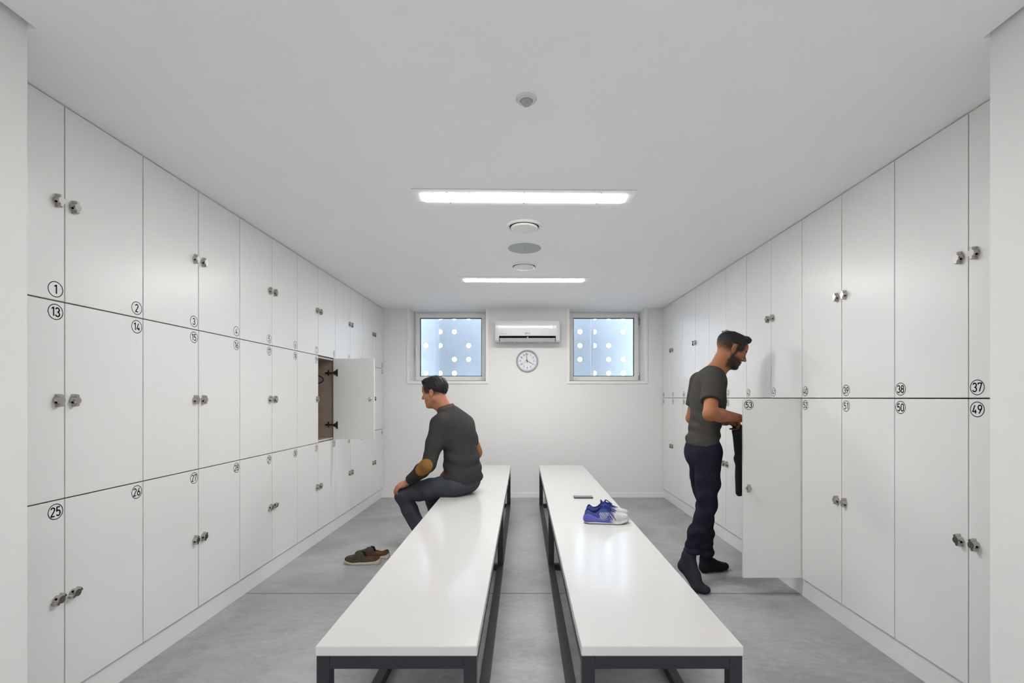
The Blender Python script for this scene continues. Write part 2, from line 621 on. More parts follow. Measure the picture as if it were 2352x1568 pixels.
def carcass_mesh(w, h, depth=0.47):
    b = bm_()
    t = 0.016
    y0, y1 = DT + 0.002, depth
    x0, x1 = -w / 2 + 0.0008, w / 2 - 0.0008
    z0, z1 = 0.003, h - 0.003
    box(b, x0, x0 + t, y0, y1, z0, z1)
    box(b, x1 - t, x1, y0, y1, z0, z1)
    box(b, x0 + t, x1 - t, y0 + 0.001, y1, z0, z0 + t)
    box(b, x0 + t, x1 - t, y0 + 0.001, y1, z1 - t, z1)
    box(b, x0 + t, x1 - t, y1 - 0.008, y1, z0 + t, z1 - t)
    b.faces.ensure_lookup_table()
    for f in b.faces:
        f.normal_update()
        c = f.calc_center_median()
        if c.y < y0 + 0.0015 and abs(f.normal.y) > 0.9:
            f.material_index = 1
    bmesh.ops.recalc_face_normals(b, faces=b.faces[:])
    me = bpy.data.meshes.new('carcass')
    b.to_mesh(me); b.free()
    for m in (M['brown'], M['edge']):
        me.materials.append(m)
    return me

def lock_mesh(side):
    """cast turn-knob lock: round body with two opposed wings, tapering to a flat front, key slot in the flank"""
    b = bm_()
    def outline(sc_, y):
        pts = []
        N = 48
        for k in range(N):
            a = 2 * PI * k / N
            c, s = math.cos(a), math.sin(a)
            r = 0.0158
            wing = abs(s)
            if abs(c) * 0.025 < 0.0092 and wing > 0.5:
                r = min(0.0255, 0.0092 / max(abs(c), 1e-3)) if abs(c) * 0.0255 > 0.0088 else 0.0252
            pts.append(b.verts.new((r * c * sc_, y, r * s * sc_)))
        return pts
    rings = [outline(1.0, 0.0), outline(1.0, -0.008), outline(0.985, -0.0135), outline(0.90, -0.0205), outline(0.85, -0.0222)]
    for A, B in zip(rings, rings[1:]):
        for k in range(len(A)):
            q = (k + 1) % len(A)
            b.faces.new((A[k], A[q], B[q], B[k]))
    b.faces.new(rings[-1])
    b.faces.new(rings[0])
    for f in b.faces: f.material_index = 0
    # key barrel in the flank
    a = math.radians(-28)
    d = Vector((side * math.cos(a), 0, math.sin(a)))
    p = d * 0.0146 + Vector((0, -0.0120, 0))
    nrm = (d + Vector((0, -0.35, 0))).normalized()
    u = nrm.orthogonal().normalized(); w = nrm.cross(u)
    r0 = [b.verts.new(p + nrm * 0.0018 + (u * math.cos(2 * PI * k / 16) + w * math.sin(2 * PI * k / 16)) * 0.0046) for k in range(16)]
    r1 = [b.verts.new(p - nrm * 0.004 + (u * math.cos(2 * PI * k / 16) + w * math.sin(2 * PI * k / 16)) * 0.0046) for k in range(16)]
    f = b.faces.new(r0); f.material_index = 1
    for k in range(16):
        q = (k + 1) % 16
        f = b.faces.new((r0[k], r0[q], r1[q], r1[k])); f.material_index = 0
    return to_mesh('lock', b, [M['chrome'], M['ink']], smooth=True, angle=0.5)

def rear_lock_mesh():
    b = bm_()
    lathe(b, [(0.016, 0.0), (0.016, 0.004), (0.013, 0.006), (0.0105, 0.006), (0.0105, 0.016), (0.009, 0.018)], 24, axis='y')
    box(b, -0.009, 0.009, 0.010, 0.014, -0.022, 0.018, 0.002)
    return to_mesh('cam_lock', b, M['chrome'], smooth=True)

LOCK = {-1: lock_mesh(-1), 1: lock_mesh(1)}
REAR = rear_lock_mesh()
DOORS, CARC = {}, {}

def hinge_bm(px, side):
    """cup hinge seen from inside: arm on the carcass side, cup plate on the door"""
    b = bm_()
    return b

def make_locker(n, wall, col, z0, z1, number_top, label, group, knob_angle=0.0, opened=False):
    w = WL if wall == 'left' else WR
    if wall == 'left':
        loc = (XL, 1.4745 + w * (col + 0.5), z0)
        rz = PI / 2
        far, near = 1, -1
    else:
        loc = (XR, 1.5225 + w * (col + 0.5), z0)
        rz = -PI / 2
        far, near = -1, 1
    h = z1 - z0
    key = (wall, round(h, 4))
    if key not in DOORS:
        DOORS[key] = door_mesh(w - 0.0050, h - 0.005)
        CARC[key] = carcass_mesh(w, h)
    t = thing('locker', label, 'locker', loc, rz, group)
    link('carcass', CARC[key], t)
    odd = (n % 2 == 1)
    side = far if odd else near          # knob at the far edge of odd lockers, at the near edge of even ones
    d = link('door', DOORS[key], t, (0, 0, 0.0025))
    nz = 0.040 if not number_top else h - 0.005 - 0.040
    num = link('number', number_mesh(n), d, (far * (w / 2 - 0.037), 0, nz))
    k = link('lock', LOCK[near], d, (side * (w / 2 - 0.033), 0, h / 2 - 0.0025), (0, math.radians(knob_angle), 0))
    if opened:
        # swing 90 degrees about the edge away from the knob
        px = -side * (w / 2 - 0.0015)
        ang = side * PI / 2 * -1
        if wall == 'left':
            piv = Vector((px, 0.0, 0))
        else:
            piv = Vector((px, 0.0, 0))
        shift = Vector((side * (0.048 if wall == 'left' else 0.004), -0.004 if wall == 'left' else 0.009, 0))
        R = Matrix.Rotation(ang, 3, 'Z')
        l = piv + shift - R @ piv
        if wall == 'left':
            # the front face turns to the far side: keep thickness on the far side
            l = l
        d.location = (l.x, l.y, 0.0025)
        d.rotation_euler = (0, 0, ang)
        link('cam_lock', REAR, d, (side * (w / 2 - 0.040), DT, h / 2 - 0.0025))
    return t, d, side, w, h

Z = (0.115, 0.864, 1.616, 2.3705)
ZR = (0.115, 1.248, 2.3705)
GL = 'white numbered lockers of the left wall'
GR = 'white numbered lockers of the right wall'
rows = (('top', Z[2], Z[3], False, 1), ('middle', Z[1], Z[2], True, 13), ('bottom', Z[0], Z[1], True, 25))
KA = {25: 52, 26: 62, 27: 8, 28: 22, 29: 38, 30: 62, 31: 5, 32: 14, 49: -18, 50: -16, 51: 8, 52: -4, 53: 4}
ORD = ['first', 'second', 'third', 'fourth', 'fifth', 'sixth', 'seventh', 'eighth', 'ninth', 'tenth', 'eleventh', 'twelfth']
open_left = None
for rname, z0, z1, top, first in rows:
    for c in range(12):
        n = first + c
        if n == 20:
            lab = 'open white locker, brown inside with black hinges, middle row of left wall'
        elif c == 11:
            lab = 'closed white locker marked %d beside the back wall, %s row of left wall' % (n, rname)
        else:
            lab = 'closed white locker marked %d in a black ring, %s row of left wall' % (n, rname)
        r = make_locker(n, 'left', c, z0, z1, top, lab, GL, KA.get(n, 0), opened=(n == 20))
        if n == 20: open_left = r
for rname, z0, z1, top, first in (('upper', ZR[1], ZR[2], False, 37), ('lower', ZR[0], ZR[1], True, 49)):
    for c in range(12):
        n = first + c
        if n == 53:
            lab = 'tall white locker marked 53, door swung open beside the standing man'
        elif c == 11:
            lab = 'closed tall white locker marked %d beside the back wall, %s row of right wall' % (n, rname)
        else:
            lab = 'closed tall white locker marked %d in a black ring, %s row of right wall' % (n, rname)
        r = make_locker(n, 'right', c, z0, z1, top, lab, GR, KA.get(n, 0), opened=(n == 53))
        if n == 53: open_right = r

# fittings of the open left locker: two cup hinges, coat hook, beige shelf edges
def add_fittings(rec, hook):
    t, d, side, w, h = rec
    hs = -side
    xin = hs * (w / 2 - 0.0168)
    for hz in (0.135, h - 0.135):
        b = bm_()
        s = -hs
        box(b, min(xin, xin + s * 0.007), max(xin, xin + s * 0.007), 0.052, 0.066, hz - 0.026, hz + 0.026, 0.002)
        for k in (-0.020, 0.020):
            lathe(b, [(0.0045, -0.002), (0.0045, 0.010)], 12, axis='z', origin=(xin + s * 0.006, 0.059, hz + k))
        box(b, min(xin + s * 0.004, xin + s * 0.019), max(xin + s * 0.004, xin + s * 0.019), 0.012, 0.085, hz - 0.008, hz + 0.008, 0.003)
        obj('hinge', b, M['black_metal'], t, smooth=True)
        # cup and flange on the door's inner face (door space: inner face at y = DT)
        b = bm_()
        dx = hs * (w / 2 - 0.0015)
        x0, x1 = dx - hs * 0.030, dx - hs * 0.044
        box(b, min(x0, x1), max(x0, x1), DT, DT + 0.004, hz - 0.034, hz + 0.034, 0.0015)
        prism(b, [(dx - hs * 0.004, hz - 0.010), (dx - hs * 0.004, hz + 0.010), (dx - hs * 0.034, hz + 0.024), (dx - hs * 0.034, hz - 0.024)], DT, DT + 0.010, 'y')
        obj('hinge_cup', b, M['black_metal'], d, (0, 0, -0.0025))
    if hook:
        b = bm_()
        P = smooth_path([(0, .458, h - .170), (0, .25, h - .167), (0, .11, h - .167), (0, .058, h - .176), (0, .036, h - .202), (0, .056, h - .228), (0, .10, h - .236), (0, .145, h - .234)], 6)
        tube(b, P, 0.0055, 10)
        obj('coat_hook', b, M['black_metal'], t, smooth=True)
        b = bm_()
        for zz in (0.0035, h - 0.0185):
            box(b, -w / 2 + 0.018, w / 2 - 0.018, DT + 0.0008, DT + 0.0025, zz, zz + 0.015)
        obj('shelf_edge', b, M['beige'], t)
add_fittings(open_left, True)
add_fittings(open_right, True)

# ------------------------------------------------------------------ benches
def bench(x0, x1, label):
    y0, y1 = 1.500, 5.535
    zt, th, tb = 0.480, 0.032, 0.040
    cx = (x0 + x1) / 2
    t = thing('bench', label, 'bench', (cx, (y0 + y1) / 2, 0), 0, 'long white benches')
    hw, hl = (x1 - x0) / 2, (y1 - y0) / 2
    b = bm_()
    box(b, -hw, hw, -hl, hl, zt - th, zt, bevel=0.004)
    obj('seat_top', b, M['bench_white'], t)
    e = 0.003
    zb = zt - th - 0.0005
    for s in (-1, 1):
        xa = s * (hw - e); xb = s * (hw - e - tb)
        b = bm_()
        box(b, min(xa, xb), max(xa, xb), -hl + e + tb, hl - e - tb, zb - tb, zb, 0.0010)
        obj('seat_rail', b, M['steel'], t)
        b = bm_()
        box(b, min(xa, xb), max(xa, xb), -hl + e, hl - e, 0.004, 0.004 + tb, 0.0010)
        obj('floor_rail', b, M['steel'], t)
        for yc in (-hl + e + tb / 2, 0.0, hl - e - tb / 2):
            b = bm_()
            box(b, min(xa, xb), max(xa, xb), yc - tb / 2, yc + tb / 2, 0.0445, zb if abs(yc) > 0.1 else zb - tb - 0.0005, 0.0010)
            obj('leg', b, M['steel'], t)
            b = bm_()
            lathe(b, [(0.016, 0.0), (0.016, 0.004)], 16, origin=((xa + xb) / 2, yc, 0))
            obj('foot_pad', b, M['black_metal'], t)
    for yc in (-hl + e + tb / 2, 0.0, hl - e - tb / 2):
        b = bm_()
        box(b, -hw + e + tb + 0.0005, hw - e - tb - 0.0005, yc - tb / 2, yc + tb / 2, 0.004, 0.004 + tb, 0.0010)
        obj('crossbar', b, M['steel'], t)
        b = bm_()
        box(b, -hw + e + tb + 0.0005, hw - e - tb - 0.0005, yc - tb / 2, yc + tb / 2, zb - tb, zb, 0.0010)
        obj('crossbar', b, M['steel'], t)
    return t
bench(-0.646, -0.143, 'long white-topped bench on dark steel frame, the one the man sits on')
bench(0.180, 0.684, 'long white-topped bench on dark steel frame, carrying blue trainers and phone')

# ------------------------------------------------------------------ ceiling fittings
def ceiling_light(y, rot, label):
    t = thing('ceiling_light', label, 'light', (0.004, y, CEIL), math.radians(rot), 'recessed linear ceiling lights')
    b = bm_()
    L, W = 1.222, 0.205
    dl, dw = 1.125, 0.108
    z0, z1 = -0.005, 0.0
    box(b, -L / 2, L / 2, -W / 2, -dw / 2, z0, z1, 0.001)
    box(b, -L / 2, L / 2, dw / 2, W / 2, z0, z1, 0.001)
    box(b, -L / 2, -dl / 2, -dw / 2, dw / 2, z0, z1, 0.001)
    box(b, dl / 2, L / 2, -dw / 2, dw / 2, z0, z1, 0.001)
    obj('bezel', b, M['ceil'], t)
    b = bm_()
    box(b, -L / 2 + 0.003, L / 2 - 0.003, -W / 2 - 0.002, -W / 2 + 0.01, -0.0012, 0.0)
    obj('shadow_strip', b, M['grey_plastic'], t)  # grey strip stands in for the shadow line along the bezel edge
    b = bm_()
    box(b, -dl / 2 + 0.001, dl / 2 - 0.001, -dw / 2 + 0.001, dw / 2 - 0.001, -0.0078, -0.002, 0.0003)
    obj('diffuser', b, M['lamp'], t)
    for s in (-1, 1):
        for x in (-0.42, 0.0, 0.42):
            b = bm_()
            lathe(b, [(0.0045, -0.0062), (0.0045, -0.005)], 12, origin=(x, s * (dw / 2 + 0.018), 0))
            obj('screw', b, M['chrome'], t)
    return t
ceiling_light(2.708, 0.9, 'long lit ceiling light panel nearest the motion detector')
ceiling_light(4.605, 0.6, 'long lit ceiling light panel nearest the back wall')
ceiling_light(-0.75, 0.0, 'added unseen ceiling light panel behind the camera, nearer the lockers')  # added out of view to light the benches and near walls
ceiling_light(-1.95, 0.0, 'added unseen ceiling light panel behind the camera, by the end wall')  # second added panel, out of view, brightens bench fronts

# presence sensor
t = thing('motion_detector', 'small white dome motion detector on the ceiling', 'detector', (0.0115, 1.815, CEIL))
b = bm_()
lathe(b, [(0.039, 0.0), (0.039, -0.003), (0.036, -0.008), (0.026, -0.011), (0.024, -0.011), (0.024, -0.006)], 48)
obj('housing', b, M['plastic'], t, smooth=True)
b = bm_()
lathe(b, [(0.0235, -0.006), (0.0228, -0.014), (0.0195, -0.021), (0.013, -0.026), (0.006, -0.028), (0.001, -0.0284)], 24)
obj('lens', b, M['lens'], t, smooth=True, angle=0.3)

def valve(y, label):
    t = thing('air_vent', label, 'vent', (0.006, y, CEIL), 0, 'round ceiling air valves')
    b = bm_()
    lathe(b, [(0.117, 0.0), (0.117, -0.004), (0.111, -0.012), (0.101, -0.013), (0.096, -0.008), (0.095, 0.0)], 64)
    obj('flange', b, M['pvc'], t, smooth=True)
    b = bm_()
    lathe(b, [(0.096, -0.0005), (0.0, -0.0006)], 64, cap=False)
    obj('throat', b, M['dark'], t)
    b = bm_()
    lathe(b, [(0.02, -0.001), (0.06, -0.006), (0.088, -0.012), (0.0885, -0.018), (0.083, -0.023), (0.045, -0.027), (0.02, -0.028), (0.0, -0.028)], 64, cap=False)
    obj('valve_disc', b, M['pvc'], t, smooth=True)
    return t
valve(3.155, 'round white air vent nearer the front ceiling light')
valve(4.105, 'round white air vent beside the rear ceiling light')
t = thing('ceiling_speaker', 'flat round grey speaker grille between two air vents', 'speaker', (0.010, 3.63, CEIL))
b = bm_()
lathe(b, [(0.124, 0.0), (0.124, -0.003), (0.121, -0.005)], 64)
obj('rim', b, M['speaker'], t, smooth=True)
b = bm_()
lathe(b, [(0.1205, -0.0045), (0.08, -0.0058), (0.0, -0.0062)], 64, cap=False)
obj('grille', b, M['speaker'], t, smooth=True)
b = bm_()
lathe(b, [(0.004, -0.0060), (0.004, -0.0072)], 12)
obj('badge', b, M['black_metal'], t)

# ------------------------------------------------------------------ air conditioner
ax0, ax1 = -0.345, 0.445
t = thing('air_conditioner', 'white split air conditioner on the back wall above the clock', 'air conditioner', ((ax0 + ax1) / 2, YB, 1.93))
aw = (ax1 - ax0) / 2
b = bm_()
# profile in (y, z); y negative towards the room
prof_end = [(-0.001, 0.275), (-0.150, 0.275), (-0.180, 0.270), (-0.196, 0.255), (-0.202, 0.200), (-0.200, 0.120), (-0.196, 0.060), (-0.186, 0.020), (-0.165, 0.002), (-0.02, 0.0), (-0.001, 0.01)]
prof_mid = [(-0.001, 0.275), (-0.150, 0.275), (-0.180, 0.270), (-0.196, 0.255), (-0.202, 0.200), (-0.200, 0.120), (-0.198, 0.078), (-0.190, 0.072), (-0.120, 0.066), (-0.105, 0.030), (-0.170, 0.006), (-0.165, 0.002), (-0.02, 0.0), (-0.001, 0.01)]
xs = aw - 0.050
def end_cap(bm, x_in, x_out):
    """rounded end block: the section shrinks over the last centimetre"""
    s = 1 if x_out > x_in else -1
    secs = []
    for x, k in ((x_in, 1.0), (x_out - s * 0.012, 1.0), (x_out - s * 0.004, 0.985), (x_out, 0.955)):
        secs.append([bm.verts.new((x, -0.1 + (y + 0.1) * (k if y < -0.1 else 1), 0.1375 + (z - 0.1375) * k)) for y, z in prof_end])
    for A, B in zip(secs, secs[1:]):
        for i in range(len(A)):
            j = (i + 1) % len(A)
            bm.faces.new((A[i], A[j], B[j], B[i]))
    bm.faces.new(secs[-1])
    bm.faces.new(secs[0])
end_cap(b, -xs, -aw)
end_cap(b, xs, aw)
fs = prism(b, prof_mid, -xs, xs)
for f in fs:
    c = f.calc_center_median()
    f.material_index = 0
for f in fs[2:]:
    c = f.calc_center_median()
    if -0.19 < c.y < -0.10 and 0.015 < c.z < 0.075 and not (c.y < -0.189):
        f.material_index = 1
o = obj('body', b, [M['plastic'], M['dark']], t, smooth=True, angle=0.5)
b = bm_()
prism(b, [(-0.188, 0.046), (-0.184, 0.049), (-0.176, 0.014), (-0.172, 0.006), (-0.178, 0.006)], -xs + 0.008, xs - 0.008)
obj('louvre_flap', b, M['grey_plastic'], t)
b = bm_()
for i in range(14):
    x = -xs + 0.03 + i * (2 * xs - 0.06) / 13
    prism(b, [(-0.185, 0.066), (-0.13, 0.064), (-0.12, 0.040), (-0.165, 0.030)], x - 0.001, x + 0.001)
obj('vane', b, M['black_metal'], t)
b = bm_()
box(b, -0.006, 0.010, -0.194, -0.18, 0.040, 0.062, 0.002)
obj('flap_clip', b, M['grey_plastic'], t)
b = bm_()
for x in (-0.155, 0.175):
    box(b, x - 0.012, x + 0.012, -0.17, -0.14, -0.004, 0.001, 0.001)
obj('mounting_tab', b, M['grey_plastic'], t)
b = bm_()   # raised line imitating a wavy reflection on the front cover
tube(b, smooth_path([(-aw + 0.012, -0.2015, 0.205), (-0.30, -0.2022, 0.200), (-0.05, -0.2022, 0.198), (0.2, -0.2022, 0.203), (0.29, -0.2022, 0.196), (0.345, -0.2022, 0.199)], 6), 0.0022, 6)
obj('reflection_line', b, M['plastic'], t, smooth=True)

def text_mesh(body, size, material):
    cu = bpy.data.curves.new('lettering', 'FONT')
    cu.body = body
    cu.size = size
    cu.extrude = 0.0003
    cu.align_x = 'CENTER'
    cu.align_y = 'CENTER'
    tmp = bpy.data.objects.new('lettering', cu)
    COL.objects.link(tmp)
    dg = bpy.context.evaluated_depsgraph_get()
    dg.update()
    me = bpy.data.meshes.new_from_object(tmp.evaluated_get(dg))
    bpy.data.objects.remove(tmp)
    bpy.data.curves.remove(cu)
    me.materials.clear()
    me.materials.append(material)
    return me
link('brand_lettering', text_mesh('getsu', 0.030, M['red_ink']), t, (0.0, -0.2015, 0.106), (PI / 2, 0, 0))
link('display_digits', text_mesh('28', 0.036, M['display']), t, (0.285, -0.2022, 0.180), (PI / 2, 0, 0))
link('small_lettering', text_mesh('INVERTER', 0.010, M['grey_ink']), t, (-0.305, -0.2012, 0.097), (PI / 2, 0, 0))
b = bm_()
box(b, -0.270, -0.254, -0.2012, -0.2, 0.094, 0.100)
obj('indicator', b, M['grey_ink'], t)

# ------------------------------------------------------------------ wall clock
t = thing('wall_clock', 'round silver-rimmed wall clock showing two minutes to four', 'clock', (0.049, YB, 1.713))
R = 0.138
b = bm_()
lathe(b, [(R - 0.004, 0.0), (R, -0.006), (R, -0.020), (R - 0.004, -0.030), (R - 0.010, -0.034), (R - 0.016, -0.032), (R - 0.020, -0.024), (R - 0.0225, -0.012)], 72, axis='y', cap=False)
obj('rim', b, M['rim'], t, smooth=True)
b = bm_()
lathe(b, [(R - 0.01, -0.0005), (R - 0.01, -0.011), (0.0, -0.0112)], 72, axis='y', cap=False)
obj('dial', b, M['dial'], t)
b = bm_()
for i in range(1, 13):
    a = math.radians(90 - 30 * i)
    cx, cz = 0.083 * math.cos(a), 0.083 * math.sin(a)
    strokes(b, number_strokes(str(i), 0.019), 0.0036, lambda u, v, cx=cx, cz=cz: (cx + u, -0.0118, cz + v))
    ca, sa = math.cos(a), math.sin(a)
    strokes(b, [[(0.104 * ca, 0.104 * sa), (0.111 * ca, 0.111 * sa)]], 0.0035, lambda u, v: (u, -0.0118, v))
obj('numerals', b, M['ink'], t)
def hand_bm(deg, l0, l1, w, y):
    b = bm_()
    a = math.radians(90 - deg)
    ca, sa = math.cos(a), math.sin(a)
    q = []
    for l, ww in ((-l0, w * 0.8), (l1, w * 0.7)):
        for s in (-1, 1):
            q.append((l * ca - s * ww / 2 * sa, l * sa + s * ww / 2 * ca))
    prism(b, [q[0], q[1], q[3], q[2]], y, y - 0.001, 'y')
    return b
obj('hour_hand', hand_bm(119, 0.022, 0.070, 0.0075, -0.014), M['ink'], t)
obj('minute_hand', hand_bm(350.5, 0.024, 0.104, 0.0062, -0.0165), M['ink'], t)
obj('second_hand', hand_bm(240, 0.0, 0.082, 0.0022, -0.0185), M['grey_ink'], t)
b = bm_()
lathe(b, [(0.005, -0.0112), (0.005, -0.0205), (0.0, -0.0206)], 20, axis='y', cap=False)
obj('hub', b, M['ink'], t, smooth=True)

# ------------------------------------------------------------------ implicit surfaces meshed with surface nets
class Field:
    def __init__(self, lo, hi, h):
        self.lo = np.array(lo, dtype=np.float64); self.h = h
        n = np.ceil((np.array(hi) - self.lo) / h).astype(int) + 1
        self.n = n
        self.F = np.full(tuple(n), 1.0, dtype=np.float32)
        self.ax = [(self.lo[i] + h * np.arange(n[i])).astype(np.float32) for i in range(3)]
    def region(self, lo, hi):
        sl, ok = [], True
        for i in range(3):
            a = max(0, int(math.floor((lo[i] - self.lo[i]) / self.h)))
            c = min(self.n[i], int(math.ceil((hi[i] - self.lo[i]) / self.h)) + 1)
            if c <= a: return None, None
            sl.append(slice(a, c))
        X, Y, Zz = np.meshgrid(self.ax[0][sl[0]], self.ax[1][sl[1]], self.ax[2][sl[2]], indexing='ij')
        return tuple(sl), (X, Y, Zz)
    def union(self, prim, k=0.01):
        lo, hi, fn = prim
        m = k + 4 * self.h
        sl, P = self.region(np.array(lo) - m, np.array(hi) + m)
        if sl is None: return
        d = fn(*P); f = self.F[sl]
        if k > 0:
            hh = np.clip(k - np.abs(f - d), 0, None) / k
            self.F[sl] = np.minimum(f, d) - hh * hh * k * 0.25
        else:
            self.F[sl] = np.minimum(f, d)
    def subtract(self, prim, k=0.005):
        lo, hi, fn = prim
        m = k + 4 * self.h
        sl, P = self.region(np.array(lo) - m, np.array(hi) + m)
        if sl is None: return
        d = -fn(*P); f = self.F[sl]
        hh = np.clip(k - np.abs(f - d), 0, None) / k if k > 0 else 0
        self.F[sl] = np.maximum(f, d) + hh * hh * k * 0.25
    def intersect_fn(self, fn, k=0.004):
        sl, P = self.region(self.lo, self.lo + self.h * self.n)
        d = fn(*P).astype(np.float32); f = self.F[sl]
        hh = np.clip(k - np.abs(f - d), 0, None) / k
        self.F[sl] = np.maximum(f, d) + hh * hh * k * 0.25
    def displace(self, fn, band=0.03):
        idx = np.nonzero(np.abs(self.F) < band)
        x, y, z = (self.ax[i][idx[i]] for i in range(3))
        self.F[idx] += fn(x, y, z).astype(np.float32)
    def mesh(self):
        F = self.F; n = self.n
        s = F < 0
        cnt = np.zeros(tuple(n - 1), dtype=np.int8)
        for a in (0, 1):
            for b_ in (0, 1):
                for c in (0, 1):
                    cnt += s[a:n[0] - 1 + a, b_:n[1] - 1 + b_, c:n[2] - 1 + c]
        act = (cnt > 0) & (cnt < 8)
        I, J, K = np.nonzero(act)
        ids = np.full(tuple(n - 1), -1, dtype=np.int64)
        ids[I, J, K] = np.arange(len(I))
        pos = np.zeros((len(I), 3)); num = np.zeros(len(I))
        corners = [(a, b_, c) for a in (0, 1) for b_ in (0, 1) for c in (0, 1)]
        for a in corners:
            for ax in range(3):
                if a[ax] == 1: continue
                c = list(a); c[ax] = 1
                v0 = F[I + a[0], J + a[1], K + a[2]]; v1 = F[I + c[0], J + c[1], K + c[2]]
                m = (v0 < 0) != (v1 < 0)
                t = np.where(m, v0 / np.where(m, v0 - v1, 1), 0)
                p = np.zeros((len(I), 3)); p[:] = a
                p[:, ax] += t
                pos[m] += p[m]; num[m] += 1
        pos = (pos / num[:, None] + np.stack([I, J, K], 1)) * self.h + self.lo
        faces = []
        for ax in range(3):
            o1, o2 = [(1, 2), (2, 0), (0, 1)][ax]
            sl0 = [slice(1, n[i] - 1) for i in range(3)]; sl0[ax] = slice(0, n[ax] - 1)
            sl1 = list(sl0); sl1[ax] = slice(1, n[ax])
            A = s[tuple(sl0)]; B = s[tuple(sl1)]
            e = np.nonzero(A != B)
            base = [e[i] + (1 if i != ax else 0) for i in range(3)]
            inside_first = A[e]
            def cell(d1, d2):
                q = [x.copy() for x in base]
                q[o1] = q[o1] - d1; q[o2] = q[o2] - d2
                return ids[q[0], q[1], q[2]]
            quad = np.stack([cell(1, 1), cell(0, 1), cell(0, 0), cell(1, 0)], 1)
            quad[~inside_first] = quad[~inside_first][:, ::-1]
            faces.append(quad)
        faces = np.concatenate(faces)
        faces = faces[(faces >= 0).all(1)]
        return pos, faces

def np_mesh(name, V, Q, material, colour=None, M4=None):
    if M4 is not None:
        V = V @ np.array(M4)[:3, :3].T + np.array(M4)[:3, 3]
    me = bpy.data.meshes.new(name)
    me.vertices.add(len(V)); me.vertices.foreach_set('co', V.astype(np.float32).ravel())
    me.loops.add(len(Q) * 4); me.loops.foreach_set('vertex_index', Q.astype(np.int32).ravel())
    me.polygons.add(len(Q)); me.polygons.foreach_set('loop_start', np.arange(0, len(Q) * 4, 4, dtype=np.int32))
    me.polygons.foreach_set('use_smooth', np.ones(len(Q), dtype=bool))
    me.update(calc_edges=True)
    me.validate()
    if colour is not None:
        a = me.color_attributes.new('tint', 'FLOAT_COLOR', 'POINT')
        c = np.ones((len(V), 4), dtype=np.float32); c[:, :3] = colour
        a.data.foreach_set('color', c.ravel())
    me.materials.append(material)
    return me

def rc(a, c, r0, r1=None):
    """tapered capsule"""
    r1 = r0 if r1 is None else r1
    a = np.array(a, float); c = np.array(c, float); d = c - a; L2 = float(d @ d) + 1e-12
    rm = max(r0, r1)
    lo = np.minimum(a, c) - rm; hi = np.maximum(a, c) + rm
    def fn(X, Y, Z_):
        x, y, z = X - a[0], Y - a[1], Z_ - a[2]
        t = np.clip((x * d[0] + y * d[1] + z * d[2]) / L2, 0, 1)
        return np.sqrt((x - t * d[0]) ** 2 + (y - t * d[1]) ** 2 + (z - t * d[2]) ** 2) - (r0 + (r1 - r0) * t)
    return lo, hi, fn

def ell(c, r, R=None):
    """ellipsoid, axes = columns of R"""
    c = np.array(c, float); r = np.array(r, float); R = np.eye(3) if R is None else np.array(R, float)
    ext = np.sqrt(((R * r) ** 2).sum(1))
    def fn(X, Y, Z_):
        x, y, z = X - c[0], Y - c[1], Z_ - c[2]
        u = [(x * R[0, i] + y * R[1, i] + z * R[2, i]) for i in range(3)]
        k0 = np.sqrt(sum((u[i] / r[i]) ** 2 for i in range(3)))
        k1 = np.sqrt(sum((u[i] / r[i] ** 2) ** 2 for i in range(3))) + 1e-9
        return k0 * (k0 - 1) / k1
    return c - ext, c + ext, fn

def cutp(prim, p, nrm, k=0.004):
    """keep the side of the prim where (x - p).nrm < 0"""
    lo, hi, fn = prim
    p = np.array(p, float); nrm = np.array(nrm, float); nrm = nrm / np.linalg.norm(nrm)
    def f2(X, Y, Z_):
        d = fn(X, Y, Z_); e = (X - p[0]) * nrm[0] + (Y - p[1]) * nrm[1] + (Z_ - p[2]) * nrm[2]
        hh = np.clip(k - np.abs(d - e), 0, None) / k
        return np.maximum(d, e) + hh * hh * k * 0.25
    return lo, hi, f2

def frame(f, up=(0, 0, 1)):
    f = np.array(f, float); f /= np.linalg.norm(f)
    l = np.cross(np.array(up, float), f); l /= np.linalg.norm(l)
    u = np.cross(f, l)
    return np.stack([f, l, u], 1)       # columns: forward, left, up

def lerp(a, c, t): return np.array(a, float) * (1 - t) + np.array(c, float) * t

